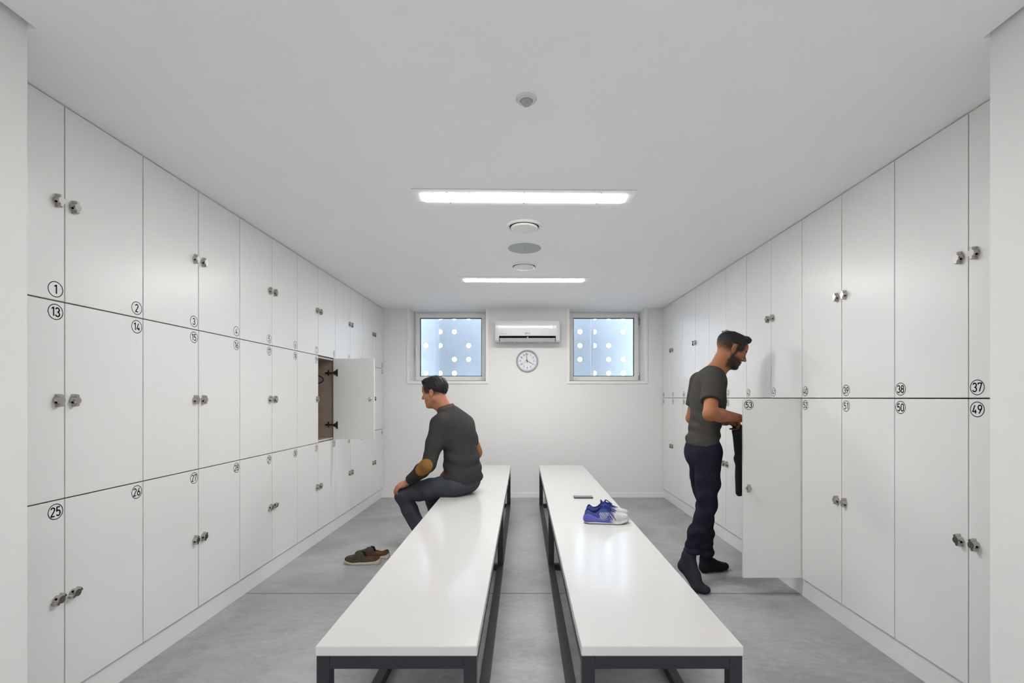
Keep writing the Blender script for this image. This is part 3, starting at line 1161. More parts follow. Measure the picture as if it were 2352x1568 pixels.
# ---- hands
def hand_prims(origin, fwd, dorsal, thumb_sign, curls=(0.35, 0.45, 0.3), spread=1.0, thumb_in=0.0):
    """palm, four fingers of three bones each and a thumb; fwd towards the fingertips, dorsal = back of the hand.
    thumb_sign +1: thumb on the (dorsal x fwd) side"""
    f = np.array(fwd, float); f /= np.linalg.norm(f)
    n = np.array(dorsal, float); n -= f * (n @ f); n /= np.linalg.norm(n)
    s = np.cross(n, f) * thumb_sign
    o = np.array(origin, float)
    P = lambda x, y, z: o + f * x + s * y + n * z
    pr = []
    kn = [(0.086, 0.030), (0.090, 0.010), (0.086, -0.010), (0.078, -0.029)]
    for i, (x, y) in enumerate(kn):
        pr.append((rc(P(0.0, y * 0.62, 0), P(x - 0.004, y, 0.001), 0.0150, 0.0115), 0.014))
    pr.append((rc(P(0.02, 0.018, -0.008), P(0.05, 0.030, -0.010), 0.0150, 0.0120), 0.012))
    pr.append((rc(P(0.015, -0.018, -0.006), P(0.05, -0.024, -0.008), 0.0140, 0.0110), 0.012))
    lens = [(0.041, 0.025, 0.021), (0.045, 0.029, 0.022), (0.042, 0.027, 0.021), (0.033, 0.021, 0.019)]
    rad = [(0.0098, 0.0088, 0.0080, 0.0068), (0.0100, 0.0090, 0.0082, 0.0070), (0.0096, 0.0086, 0.0078, 0.0067), (0.0086, 0.0077, 0.0070, 0.0060)]
    tips = []
    for i, (x, y) in enumerate(kn):
        ang = 0.0
        fan = math.atan2(y * 3.0 * spread, 1.0) * 0.6
        p = P(x, y, 0.0)
        for j in range(3):
            ang += curls[j] * (1 + 0.08 * (i - 1))
            d = (f * math.cos(fan) + s * math.sin(fan)) * math.cos(ang) - n * math.sin(ang)
            q = p + d * lens[i][j]
            pr.append((rc(p, q, rad[i][j], rad[i][j + 1]), 0.006 if j == 0 else 0.002))
            p = q
        tips.append(p)
    a0 = P(0.022, 0.026, -0.006); a1 = P(0.050, 0.048 - thumb_in * 0.012, -0.014 - thumb_in * 0.01); a2 = P(0.078, 0.058 - thumb_in * 0.030, -0.020 - thumb_in * 0.015); a3 = P(0.100, 0.060 - thumb_in * 0.045, -0.024 - thumb_in * 0.018)
    pr.append((rc(a0, a1, 0.0150, 0.0118), 0.012))
    pr.append((rc(a1, a2, 0.0112, 0.0098), 0.003))
    pr.append((rc(a2, a3, 0.0098, 0.0075), 0.003))
    return pr

# ---- head
def head_prims(o, R, crown=0.0):
    o = np.array(o, float)
    W = lambda x, y, z: o + R @ np.array([x, y, z])
    E = lambda c, r, tilt=0.0: ell(W(*c), r, R @ np.array([[math.cos(tilt), 0, math.sin(tilt)], [0, 1, 0], [-math.sin(tilt), 0, math.cos(tilt)]]))
    C = lambda a, c, r0, r1=None: rc(W(*a), W(*c), r0, r1)
    add = [
        (E((-0.012, 0, 0.046 - crown * .4), (0.099, 0.076, 0.086 - crown * .6)), 0.0),
        (E((0.020, 0, -0.010), (0.066, 0.060, 0.085)), 0.03),
        (E((0.062, 0, 0.050), (0.034, 0.052, 0.040)), 0.03),          # forehead
        (C((0.000, 0.050, -0.040), (0.066, 0.014, -0.090), 0.021, 0.016), 0.025),
        (C((0.000, -0.050, -0.040), (0.066, -0.014, -0.090), 0.021, 0.016), 0.025),
        (E((0.076, 0, -0.088), (0.018, 0.020, 0.016)), 0.018),        # chin
        (E((0.055, 0.034, -0.016), (0.030, 0.024, 0.024)), 0.02),
        (E((0.055, -0.034, -0.016), (0.030, 0.024, 0.024)), 0.02),
        (C((0.083, 0.030, 0.027), (0.090, 0.008, 0.024), 0.0085, 0.0095), 0.014),   # brow ridge
        (C((0.083, -0.030, 0.027), (0.090, -0.008, 0.024), 0.0085, 0.0095), 0.014),
        (E((0.072, 0, -0.052), (0.022, 0.028, 0.026)), 0.018),        # muzzle
    ]
    sub = [
        (E((0.099, 0.031, 0.006), (0.014, 0.015, 0.011)), 0.014),
        (E((0.099, -0.031, 0.006), (0.014, 0.015, 0.011)), 0.014),
    ]
    add2 = [
        (E((0.0745, 0.031, 0.005), (0.0125, 0.0125, 0.0115)), 0.002),  # eyeballs
        (E((0.0745, -0.031, 0.005), (0.0125, 0.0125, 0.0115)), 0.002),
        (C((0.0785, 0.020, 0.0105), (0.074, 0.044, 0.0065), 0.0060, 0.0050), 0.005),  # upper lids
        (C((0.0785, -0.020, 0.0105), (0.074, -0.044, 0.0065), 0.0060, 0.0050), 0.005),
        (C((0.090, 0, 0.020), (0.112, 0, -0.018), 0.0075, 0.0095), 0.010),           # nose
        (E((0.113, 0, -0.022), (0.0115, 0.0105, 0.0090)), 0.006),
        (E((0.100, 0.0125, -0.026), (0.0110, 0.0070, 0.0075)), 0.005),
        (E((0.100, -0.0125, -0.026), (0.0110, 0.0070, 0.0075)), 0.005),
        (C((0.088, 0.018, -0.051), (0.0955, 0, -0.047), 0.0045, 0.0062), 0.004),      # lips
        (C((0.088, -0.018, -0.051), (0.0955, 0, -0.047), 0.0045, 0.0062), 0.004),
        (C((0.087, 0.014, -0.061), (0.0930, 0, -0.0625), 0.0048, 0.0068), 0.004),
        (C((0.087, -0.014, -0.061), (0.0930, 0, -0.0625), 0.0048, 0.0068), 0.004),
    ]
    for s in (1, -1):
        add2 += [
            (E((-0.004, s * 0.072, 0.004), (0.017, 0.009, 0.031), -0.22), 0.006),
            (C((-0.012, s * 0.080, 0.028), (-0.022, s * 0.083, 0.000), 0.0042, 0.0040), 0.003),
            (C((-0.012, s * 0.080, 0.028), (0.008, s * 0.076, 0.022), 0.0042, 0.0036), 0.003),
            (C((-0.022, s * 0.083, 0.000), (-0.002, s * 0.074, -0.026), 0.0040, 0.0060), 0.003),
        ]
    sub2 = [(E((0.000, s * 0.083, 0.002), (0.0075, 0.006, 0.013), -0.22), 0.003) for s in (1, -1)]
    sub2 += [(C((0.099, 0.016, -0.0555), (0.099, -0.016, -0.0555), 0.0012), 0.002)]
    return add, sub, add2, sub2

def build_head(F, o, R, neck_base, neck_r=0.058, crown=0.0):
    add, sub, add2, sub2 = head_prims(o, R, crown)
    for p, k in add: F.union(p, k)
    for p, k in sub: F.subtract(p, k)
    for p, k in add2: F.union(p, k)
    for p, k in sub2: F.subtract(p, k)
    o = np.array(o, float)
    top = o + R @ np.array([-0.028, 0, -0.035])
    F.union(rc(neck_base, top, neck_r, 0.052), 0.025)
    F.union(rc(lerp(neck_base, top, 0.2) + R @ np.array([0.03, 0, 0]), o + R @ np.array([0.035, 0, -0.075]), 0.034, 0.030), 0.03)

def head_local(V, o, R):
    return (V - np.array(o)) @ R

def smoothstep(a, c, x):
    t = np.clip((x - a) / (c - a), 0, 1)
    return t * t * (3 - 2 * t)

def wob(x, y, z, seed, f):
    r = random.Random(seed)
    s = 0
    for _ in range(5):
        kx, ky, kz = (r.uniform(-1, 1) * f for _ in range(3))
        s = s + np.sin(kx * x + ky * y + kz * z + r.uniform(0, 6.28))
    return s / 5

SKIN = attr_mat('skin', 0.55, 0.22, noise=0.05, nscale=120, sss=0.08)
HAIR = attr_mat('hair', 0.6, 0.3, noise=0.35, nscale=260, bump=0.8)
CLOTH = attr_mat('knit_cloth', 0.9, 0.15, noise=0.10, nscale=220, bump=0.35)
lin = lambda r, g, b_: np.array(srgb(r, g, b_)[:3])

def skin_colour(V, o, R, base, hair, beard=0.0, fade=0.0, hairline=0.06):
    """skin with its own pigment: lips, eyes, brows, cropped side hair and beard stubble"""
    L = head_local(V, o, R)
    x, y, z = L[:, 0], L[:, 1], L[:, 2]
    c = np.tile(base, (len(V), 1))
    near = (np.abs(y) < 0.1) & (np.abs(x) < 0.14) & (z > -0.13) & (z < 0.16)
    def mix(w, col):
        w = np.where(near, w, 0)[:, None]
        return c * (1 - w) + np.array(col) * w
    red = smoothstep(0.078, 0.086, np.abs(y)) * (z > -0.035) * (z < 0.045) * 0.35
    c = mix(red, base * np.array([1.05, 0.72, 0.66]))
    # cropped sides
    if fade > 0:
        soft = wob(x, y, z, 77, 260) * 0.006
        w = smoothstep(-0.050, 0.020, z + 0.30 * np.minimum(x, 0) + soft) * smoothstep(0.074, 0.050, x - 0.30 * np.clip(z - 0.05, 0, 1) + 0.5 * np.clip(0.03 - z, 0, 1) + soft) * fade
        ear = smoothstep(0.0735, 0.0765, np.abs(y)) * (z < 0.042) * (z > -0.04) * (x < 0.022) * (x > -0.034)
        front = smoothstep(0.000, 0.012, x) * smoothstep(0.012, -0.004, z)
        w = (1 - (1 - w) ** 2) * (1 - ear) * (1 - front)
        c = mix(w, hair)
    if beard > 0:
        soft = wob(x, y, z, 78, 240) * 0.005
        jaw = smoothstep(-0.020, -0.042, z + 0.22 * (x - 0.03) + soft) * smoothstep(-0.020, 0.004, x + soft)
        side = smoothstep(-0.004, 0.008, x) * smoothstep(0.036, 0.022, x - 0.25 * z) * (z < 0.035) * (np.abs(y) > 0.04)
        must = smoothstep(0.066, 0.078, x) * smoothstep(-0.027, -0.033, z) * (np.abs(y) < 0.036)
        mouth = (z < -0.045) * (z > -0.069) * smoothstep(0.020, 0.015, np.abs(y)) * (x > 0.086)
        w = np.maximum(np.maximum(jaw, must), side * 0.9) * (1 - 0.8 * mouth)
        neck = smoothstep(-0.135, -0.105, z)
        w = w * neck * beard
        c = mix(w, hair * 1.1)
    lips = ((x > 0.086) & (np.abs(y) < 0.022) & (z < -0.043) & (z > -0.070)).astype(float)
    lips = lips * smoothstep(0.0885, 0.0905, x + 0.18 * np.abs(y)) * 0.45
    c = mix(lips, base * np.array([0.95, 0.52, 0.50]))
    for s in (1, -1):
        de = np.sqrt((x - 0.0745) ** 2 + (y - s * 0.031) ** 2 + (z - 0.005) ** 2)
        eye = (de < 0.0131) & (z < 0.0062) & (z > -0.003) & (x > 0.080)
        c = np.where((eye & near)[:, None], lin(150, 138, 130), c)
        iris = eye & (np.abs(y - s * 0.031) < 0.0065)
        c = np.where((iris & near)[:, None], lin(30, 20, 15), c)
    brow = smoothstep(0.0065, 0.004, np.abs(z - 0.0325 + 0.10 * (np.abs(y) - 0.028))) * (x > 0.065) * (np.abs(y) > 0.009) * (np.abs(y) < 0.048)
    c = mix(brow * 0.9, hair)
    return c

# ------------------------------------------------------------------ standing man (by the open locker on the right)
def field_obj(name, F, material, parent, colfn=None, const=None):
    V, Q = F.mesh()
    if colfn is not None: c = colfn(V)
    else: c = np.tile(const, (len(V), 1))
    return link(name, np_mesh(name, V, Q, material, c), parent)

def rel(o_thing, *objs):
    """keep children where they are in world space while parented to a thing placed elsewhere"""
    for o in objs:
        o.matrix_parent_inverse = Matrix.Translation(-o_thing.location)

def foot_prims(heel, d, s=1.0, grow=0.0):
    d = np.array([d[0], d[1], 0.0]); d /= np.linalg.norm(d)
    l = np.array([-d[1], d[0], 0])
    H = np.array([heel[0], heel[1], 0.0])
    P = lambda a, b_, z: H + d * a * s + l * b_ * s + np.array([0, 0, z])
    g = grow
    return [(rc(P(.034, 0, .034 + g), P(.050, 0, .085), .032 + g, .036 + g), .02),
            (rc(P(.050, 0, .085), P(.110, .004, .052), .037 + g, .033 + g), .02),
            (rc(P(.034, 0, .034 + g), P(.165, -.018, .026 + g), .031 + g, .025 + g), .02),
            (rc(P(.110, .004, .052), P(.178, .022, .026 + g), .032 + g, .025 + g), .02),
            (rc(P(.165, -.018, .026 + g), P(.215, -.016, .019 + g), .025 + g, .017 + g), .012),
            (rc(P(.178, .022, .026 + g), P(.238, .014, .019 + g), .025 + g, .018 + g), .012),
            (rc(P(.170, .004, .026 + g), P(.232, -.002, .018 + g), .024 + g, .017 + g), .012)]

def standing_man():
    T = thing('person', 'person standing in dark T-shirt and navy joggers reaching behind open locker door', 'person', (1.23, 3.31, 0))
    hd = np.array([1.427, 3.33, 1.572]); R = frame((math.cos(math.radians(24)), -0.06, -math.sin(math.radians(24))))
    neck = np.array([1.325, 3.325, 1.432])
    shR, shL = np.array([1.238, 3.150, 1.368]), np.array([1.275, 3.500, 1.368])
    elR, wrR = np.array([1.160, 3.005, 1.150]), np.array([1.390, 3.125, 1.122])
    elL, wrL = np.array([1.246, 3.575, 1.100]), np.array([1.395, 3.430, 1.085])
    hipL, knL, anL = np.array([1.235, 3.395, .88]), np.array([1.288, 3.425, .49]), np.array([1.305, 3.468, .10])
    hipR, knR, anR = np.array([1.235, 3.225, .88]), np.array([1.215, 3.205, .515]), np.array([1.098, 3.200, .205])
    Rt = frame((1, 0.0, 0))
    torso = [(ell((1.222, 3.31, .905), (.084, .142, .105), Rt), .04), (ell((1.240, 3.315, 1.06), (.078, .138, .140), Rt), .04),
             (ell((1.262, 3.32, 1.235), (.094, .155, .155), Rt), .04), (ell((1.288, 3.325, 1.365), (.088, .150, .080), frame((1, 0, -.25))), .05),
             (rc(neck - np.array([.015, 0, .01]), shR + np.array([0, .02, .0]), .050, .052), .04), (rc(neck - np.array([.015, 0, .01]), shL - np.array([0, .02, 0]), .050, .052), .04)]
    handR = hand_prims(wrR, wrR - elR + np.array([.03, 0, 0]), (-.1, -.35, .9), +1, (.3, .4, .3))
    handL = hand_prims(wrL, (1, -.12, -.03), (.0, .55, .85), -1, (.75, 1.1, .8), thumb_in=1.0)
    def arms(g=0.0):
        return [(rc(shR, elR, .051 + g, .041 + g), .03), (rc(elR, lerp(elR, wrR, .35), .040 + g, .042 + g), .02), (rc(lerp(elR, wrR, .35), wrR, .042 + g, .026 + g), .02),
                (rc(shL, elL, .051 + g, .041 + g), .03), (rc(elL, lerp(elL, wrL, .35), .040 + g, .042 + g), .02), (rc(lerp(elL, wrL, .35), wrL, .042 + g, .026 + g), .02)]
    # --- body
    F = Field((1.00, 2.92, -0.01), (1.66, 3.70, 1.74), 0.004)
    for p, k in torso: F.union(p, k)
    for p, k in arms(): F.union(p, k)
    for a, c, e in ((hipL, knL, anL), (hipR, knR, anR)):
        F.union(rc(a, c, .066, .043), .03); F.union(rc(c, lerp(c, e, .35), .042, .041), .02); F.union(rc(lerp(c, e, .35), e, .041, .032), .02)
    for p, k in foot_prims((1.272, 3.456), (.944, .33), .93): F.union(p, k)
    lat = np.array([.64, .77, 0])
    tip = lambda g: [(rc((1.066, 3.208, .135), (1.095, 3.20, .205), .034 + g, .036 + g), .02), (rc((1.095, 3.20, .205), (1.115, 3.155, .095), .035 + g, .032 + g), .02),
                     (rc((1.066, 3.208, .135), (1.122, 3.125, .034 + g), .032 + g, .028 + g), .02),
                     (rc((1.115, 3.155, .095), np.array((1.125, 3.122, .030 + g)) + lat * .018, .030 + g, .026 + g), .02), (rc((1.115, 3.155, .095), np.array((1.125, 3.122, .030 + g)) - lat * .018, .030 + g, .026 + g), .02),
                     (rc(np.array((1.125, 3.122, .030 + g)) + lat * .018, np.array((1.168, 3.085, .019 + g)) + lat * .012, .026 + g, .018 + g), .012), (rc(np.array((1.125, 3.122, .030 + g)) - lat * .018, np.array((1.162, 3.090, .018 + g)) - lat * .014, .026 + g, .017 + g), .012)]
    for p, k in tip(0.0): F.union(p, k)
    for p, k in handR + handL: F.union(p, k)
    build_head(F, hd, R, neck, crown=.013)
    base = lin(150, 98, 70); hairc = lin(36, 29, 25)
    body = field_obj('body', F, SKIN, T, lambda V: skin_colour(V, hd, R, base, hairc, beard=.93, fade=.93))
    # --- hair: short on top, swept up at the front
    F = Field(hd - .16, hd + .19, 0.003)
    W = lambda x, y, z: hd + R @ np.array([x, y, z])
    F.union(ell(W(-.012, 0, .056), (.1035, .0775, .073), R), 0)
    F.union(ell(W(.042, 0, .098), (.050, .056, .030), R), .015)
    F.union(ell(W(.070, .004, .113), (.029, .046, .024), R), .015)
    F.union(ell(W(-.02, 0, .104), (.066, .054, .024), R), .012)
    nr = R[:, 2] - .52 * R[:, 0]; nr /= np.linalg.norm(nr); pz = W(0, 0, .046)
    F.intersect_fn(lambda x, y, z: -((x - pz[0]) * nr[0] + (y - pz[1]) * nr[1] + (z - pz[2]) * nr[2]) + .004 * wob(x, y, z, 5, 90), .006)
    F.displace(lambda x, y, z: .0035 * wob(x, y, z, 9, 160) + .0025 * wob(x, y, z, 10, 320))
    hair = field_obj('hair', F, HAIR, T, const=lin(26, 22, 20))
    # --- T-shirt
    g = .010
    F = Field((1.03, 2.98, .88), (1.44, 3.70, 1.50), 0.004)
    tor = [(ell((1.224, 3.31, .935), (.103, .163, .110), Rt), .04), (ell((1.242, 3.315, 1.06), (.095, .156, .145), Rt), .04),
           (ell((1.264, 3.32, 1.235), (.111, .172, .175), Rt), .04), (ell((1.288, 3.325, 1.365), (.097, .158, .088), frame((1, 0, -.25))), .05),
           (rc(neck - np.array([.018, 0, .022]), shR + np.array([0, .02, 0]), .057, .060), .04), (rc(neck - np.array([.018, 0, .022]), shL - np.array([0, .02, 0]), .057, .060), .04)]
    for p, k in tor: F.union(p, k)
    for s_, e_ in ((shR, elR), (shL, elL)):
        q = lerp(s_, e_, .66)
        F.union(cutp(rc(s_, e_, .067, .066), q, e_ - s_, .004), .03)
    F.intersect_fn(lambda x, y, z: (.932 + .004 * np.sin(11 * y + 7 * x)) - z, .006)
    F.displace(lambda x, y, z: smoothstep(1.24, 1.02, z) * (.0055 * np.sin(80 * z + 3 * np.sin(9 * y) + 26 * x) * (.5 + .5 * np.sin(21 * y + 13 * x + 17 * z)) + .004 * wob(x, y, z, 4, 55)) + .003 * wob(x, y, z, 3, 26))
    shirt = field_obj('t_shirt', F, CLOTH, T, const=lin(60, 58, 55))
    # --- joggers
    F = Field((1.00, 3.06, .10), (1.42, 3.58, 1.0), 0.004)
    F.union(ell((1.226, 3.31, .915), (.101, .160, .118), Rt), 0)
    F.union(ell((1.214, 3.31, .855), (.098, .152, .10), Rt), .04)
    for a, c, e, cuff in ((hipL, knL, anL, .155), (hipR, knR, anR, .262)):
        F.union(rc(a, lerp(a, c, .5), .090, .075), .03)
        F.union(rc(lerp(a, c, .5), c, .075, .059), .03)
        m = lerp(c, e, .45)
        F.union(rc(c, m, .059, .058), .02)
        tt = (c[2] - cuff) / (c[2] - e[2]); ce = lerp(c, e, tt)
        dn = (e - c) / np.linalg.norm(e - c); ct = dn * .3 + np.array([0, 0, -.7])
        F.union(cutp(rc(m, ce, .058, .052), ce + dn * .006, ct, .012), .02)
        F.union(cutp(rc(ce - dn * .01, ce + dn * .03, .051, .050), ce + dn * .030, ct, .004), .006)
    F.intersect_fn(lambda x, y, z: z - .975, .006)
    fold = lambda x, y, z: (.0050 * np.sin(48 * z + 16 * x + 2.2 * np.sin(30 * y)) * smoothstep(.82, .62, z) + .0045 * np.sin(88 * z - 22 * x + 3) * smoothstep(.46, .22, z) + .004 * wob(x, y, z, 21, 30))
    F.displace(fold)
    pants = field_obj('joggers', F, CLOTH, T, const=lin(28, 28, 41))
    # --- socks
    objs = []
    F = Field((1.22, 3.38, -0.006), (1.56, 3.62, .22), .003)
    for p, k in foot_prims((1.268, 3.455), (.944, .33), .95, .004): F.union(p, k)
    F.union(rc((1.315, 3.472, .085), (1.304, 3.466, .165), .041, .040), .015)
    F.intersect_fn(lambda x, y, z: .0015 - z, .002)
    objs.append(field_obj('sock', F, CLOTH, T, const=lin(28, 28, 34)))
    F = Field((1.0, 3.02, -.006), (1.26, 3.28, .32), .003)
    for p, k in tip(.004): F.union(p, k)
    F.union(rc((1.095, 3.20, .205), (1.108, 3.2005, .250), .039, .038), .015)
    F.intersect_fn(lambda x, y, z: .0015 - z, .002)
    objs.append(field_obj('sock', F, CLOTH, T, const=lin(44, 44, 52)))
    rel(T, body, hair, shirt, pants, *objs)
    # --- garment in his hand
    J = thing('jacket', 'dark grey jacket hanging from the standing person\'s hand behind the open door', 'jacket', (1.52, 3.40, 0.56))
    F = Field((1.38, 3.28, .52), (1.70, 3.54, 1.12), .004)
    F.union(rc((1.490, 3.415, 1.070), (1.530, 3.40, 1.00), .022, .034), 0)
    for (x, y, zb, r) in ((1.512, 3.39, .62, .020), (1.540, 3.43, .58, .026), (1.572, 3.38, .59, .028), (1.605, 3.42, .575, .026), (1.635, 3.39, .64, .020)):
        F.union(rc((1.515 + (x - 1.56) * .35, 3.405, 1.02), ((1.515 + x) / 2, y, .82), .024, r), .03)
        F.union(rc(((1.515 + x) / 2, y, .82), (x, y, zb), r, r * 1.05), .03)
    F.displace(lambda x, y, z: .004 * np.sin(90 * x + 12 * z) + .003 * wob(x, y, z, 31, 40))
    for pr, k in handL + arms()[3:]:
        lo_, hi_, fn_ = pr
        F.subtract((lo_ - .004, hi_ + .004, (lambda f_: lambda x, y, z: f_(x, y, z) - .004)(fn_)), .004)
    j = field_obj('cloth', F, CLOTH, J, const=lin(58, 58, 62))
    rel(J, j)
standing_man()

# ------------------------------------------------------------------ sitting man (on the left bench, turned away)
def sitting_man():
    T = thing('person', 'person sitting on the left bench in dark elbow-patched sweater, hand on knee', 'person', (-.50, 3.87, .481))
    hd = np.array([-.712, 3.90, 1.285]); R = frame((-.95, .26, -.17))
    neck = np.array([-.615, 3.90, 1.135])
    shL, shR = np.array([-.654, 3.766, 1.040]), np.array([-.486, 4.035, 1.030])
    elL, wrL = np.array([-.722, 3.690, .742]), np.array([-.905, 3.830, .590])
    elR, wrR = np.array([-.412, 4.085, .790]), np.array([-.60, 4.16, .665])
    hipL, knL, anL = np.array([-.545, 3.79, .572]), np.array([-.962, 3.88, .472]), np.array([-.790, 3.89, .090])
    hipR, knR, anR = np.array([-.455, 3.95, .572]), np.array([-.800, 4.20, .472]), np.array([-.735, 4.15, .090])
    Rt = frame((-.83, .55, 0)); Rc = frame((-.83, .55, -.22))
    def torso(g):
        return [(ell((-.485, 3.87, .595), (.112 + g, .160 + g, .112 + g), Rt), .05), (ell((-.490, 3.875, .74), (.120 + g, .152 + g, .14 + g), Rt), .06),
                (ell((-.520, 3.885, .935), (.108 + g, .162 + g, .165 + g), Rc), .06), (ell((-.565, 3.898, 1.040), (.098 + g, .160 + g, .105 + g), Rc), .06),
                (rc(neck + np.array([.02, 0, -.02]), shL + np.array([.01, .03, .0]), .054 + g, .055 + g), .06), (rc(neck + np.array([.02, 0, -.02]), shR + np.array([-.01, -.03, .0]), .054 + g, .055 + g), .06)]
    def arms(g):
        return [(rc(shL, elL, .050 + g, .040 + g), .03), (rc(elL, lerp(elL, wrL, .35), .039 + g, .041 + g), .02), (rc(lerp(elL, wrL, .35), wrL, .041 + g, .026 + g), .02),
                (rc(shR, elR, .050 + g, .040 + g), .03), (rc(elR, lerp(elR, wrR, .35), .039 + g, .041 + g), .02), (rc(lerp(elR, wrR, .35), wrR, .041 + g, .026 + g), .02)]
    handL = hand_prims(wrL + np.array([-.004, 0, -.004]), (-.86, .02, -.40), (-.30, -.35, .85), -1, (.42, .55, .35))
    handR = hand_prims(wrR, (-.80, .10, -.50), (-.4, .1, .9), +1, (.35, .4, .3))
    bench_cut = lambda x, y, z: -np.maximum(-.648 - x, z - .4812)
    F = Field((-1.10, 3.55, -.01), (-.25, 4.35, 1.47), .004)
    for p, k in torso(-.010): F.union(p, k)
    for p, k in arms(0.0): F.union(p, k)
    for a, c, e in ((hipL, knL, anL), (hipR, knR, anR)):
        F.union(rc(a, c, .076, .052), .03); F.union(rc(c, lerp(c, e, .35), .050, .049), .02); F.union(rc(lerp(c, e, .35), e, .049, .034), .02)
    fL = ((-.735, 3.885), (-.95, .25)); fR = ((-.675, 4.12), (-.85, .5))
    for h_, d_ in (fL, fR):
        for p, k in foot_prims(h_, d_): F.union(p, k)
    F.intersect_fn(lambda x, y, z: bench_cut(x, y, z) + .004, .004)
    for p, k in handL + handR: F.union(p, k)
    build_head(F, hd, R, neck, .056)
    base = lin(172, 118, 92); hairc = lin(38, 31, 28)
    body = field_obj('body', F, SKIN, T, lambda V: skin_colour(V, hd, R, base, hairc, fade=.8))
    F = Field(hd - .17, hd + .17, .003)
    W = lambda x, y, z: hd + R @ np.array([x, y, z])
    F.union(ell(W(-.014, 0, .050), (.107, .082, .094), R), 0)
    F.union(ell(W(.045, 0, .105), (.050, .058, .030), R), .02)
    nr = R[:, 2] - .60 * R[:, 0]; nr /= np.linalg.norm(nr); pz = W(0, 0, .030)
    F.intersect_fn(lambda x, y, z: -((x - pz[0]) * nr[0] + (y - pz[1]) * nr[1] + (z - pz[2]) * nr[2]) + .004 * wob(x, y, z, 6, 90), .008)
    F.displace(lambda x, y, z: .0028 * wob(x, y, z, 11, 170) + .002 * wob(x, y, z, 12, 330))
    hair = field_obj('hair', F, HAIR, T, const=lin(27, 24, 25))
    # --- sweater
    def sweater_field(g, lo, hi, h=.004, fold=True):
        F = Field(lo, hi, h)
        for p, k in torso(g): F.union(p, k)
        F.union(ell((-.482, 3.87, .635), (.118 + g, .166 + g, .09), Rt), .04)
        if fold:
            low = lambda z: smoothstep(.90, .68, z)
            F.displace(lambda x, y, z: low(z) * (.0075 * np.sin(66 * z + 3 * np.sin(8 * y + 6 * x) + 22 * x) * (.5 + .5 * np.sin(17 * y - 11 * x + 9 * z)) + .003 * wob(x, y, z, 44, 60)))
            F.intersect_fn(lambda x, y, z: .585 + .35 * np.clip(-(x + .50), 0, .2) - z, .006)
        for s_, e_, w_ in ((shL, elL, wrL), (shR, elR, wrR)):
            F.union(rc(s_, lerp(s_, e_, .5), .057 + g, .050 + g), .05)
            F.union(rc(lerp(s_, e_, .5), e_, .050 + g, .043 + g), .03)
            m = lerp(e_, w_, .35)
            F.union(rc(e_, m, .042 + g, .044 + g), .02)
            q = lerp(e_, w_, .95)
            F.union(cutp(rc(m, lerp(e_, w_, 1.05), .044 + g, .028 + g), q, w_ - e_, .004), .02)
        if fold:
            F.displace(lambda x, y, z: .003 * wob(x, y, z, 41, 24) + .0028 * wob(x, y, z, 42, 70) * (x < -.64))
        return F
    F = sweater_field(.012, (-.98, 3.58, .50), (-.28, 4.25, 1.26))
    sw = field_obj('sweater', F, CLOTH, T, const=lin(55, 54, 53))
    parts = []
    Rf = frame(wrL - elL)
    for (c, r_, RR, lo, hi) in (((-.752, 3.660, .722), (.088, .050, .058), Rf, (-.90, 3.56, .56), (-.62, 3.82, .88)), ((-.385, 4.075, .795), (.050, .055, .080), np.eye(3), (-.52, 3.96, .66), (-.28, 4.18, .92))):
        F = sweater_field(.0185, lo, hi, .003, False)
        e_ = ell(c, r_, RR)[2]
        F.intersect_fn(e_, .003)
        # keep to the sleeve, away from the trunk
        parts.append(field_obj('elbow_patch', F, CLOTH, sw, const=lin(138, 98, 56)))
        parts[-1]['label'] = 'tan suede elbow patch'
    # --- ribbed neckband
    nb = neck + np.array([-.006, 0, .022]); ax = np.array([-.30, .05, .95]); ax /= np.linalg.norm(ax)
    F = Field(nb - .11, nb + .11, .003)
    def band(x, y, z):
        dx, dy, dz = x - nb[0], y - nb[1], z - nb[2]
        hgt = dx * ax[0] + dy * ax[1] + dz * ax[2]
        rad = np.sqrt(np.maximum(dx * dx + dy * dy + dz * dz - hgt * hgt, 1e-9))
        return np.maximum(np.abs(rad - .069 + hgt * .25) - .007, np.abs(hgt - .004) - .026)
    F.union((nb - .1, nb + .1, band), 0)
    parts.append(field_obj('neckband', F, CLOTH, sw, const=lin(84, 70, 66)))
    # --- jeans
    F = Field((-1.08, 3.60, .08), (-.30, 4.34, .76), .004)
    F.union(ell((-.485, 3.87, .592), (.120, .168, .116), Rt), 0)
    F.union(ell((-.470, 3.872, .68), (.113, .160, .08), Rt), .03)
    for a, c, e in ((hipL, knL, anL), (hipR, knR, anR)):
        F.union(rc(a, lerp(a, c, .5), .092, .080), .04)
        F.union(rc(lerp(a, c, .5), c, .080, .066), .03)
        q = lerp(c, e, .93)
        F.union(rc(c, lerp(c, e, .3), .066, .063), .02)
        F.union(cutp(rc(lerp(c, e, .3), e, .063, .050), q, e - c, .004), .02)
    F.displace(lambda x, y, z: .004 * np.sin(60 * x + 40 * z + 8 * y) * smoothstep(-.62, -.9, x) + .0035 * wob(x, y, z, 51, 30))
    F.intersect_fn(bench_cut, .003)
    F.intersect_fn(lambda x, y, z: z - .74, .004)
    jeans = field_obj('trousers', F, CLOTH, T, const=lin(64, 67, 74))
    socks = []
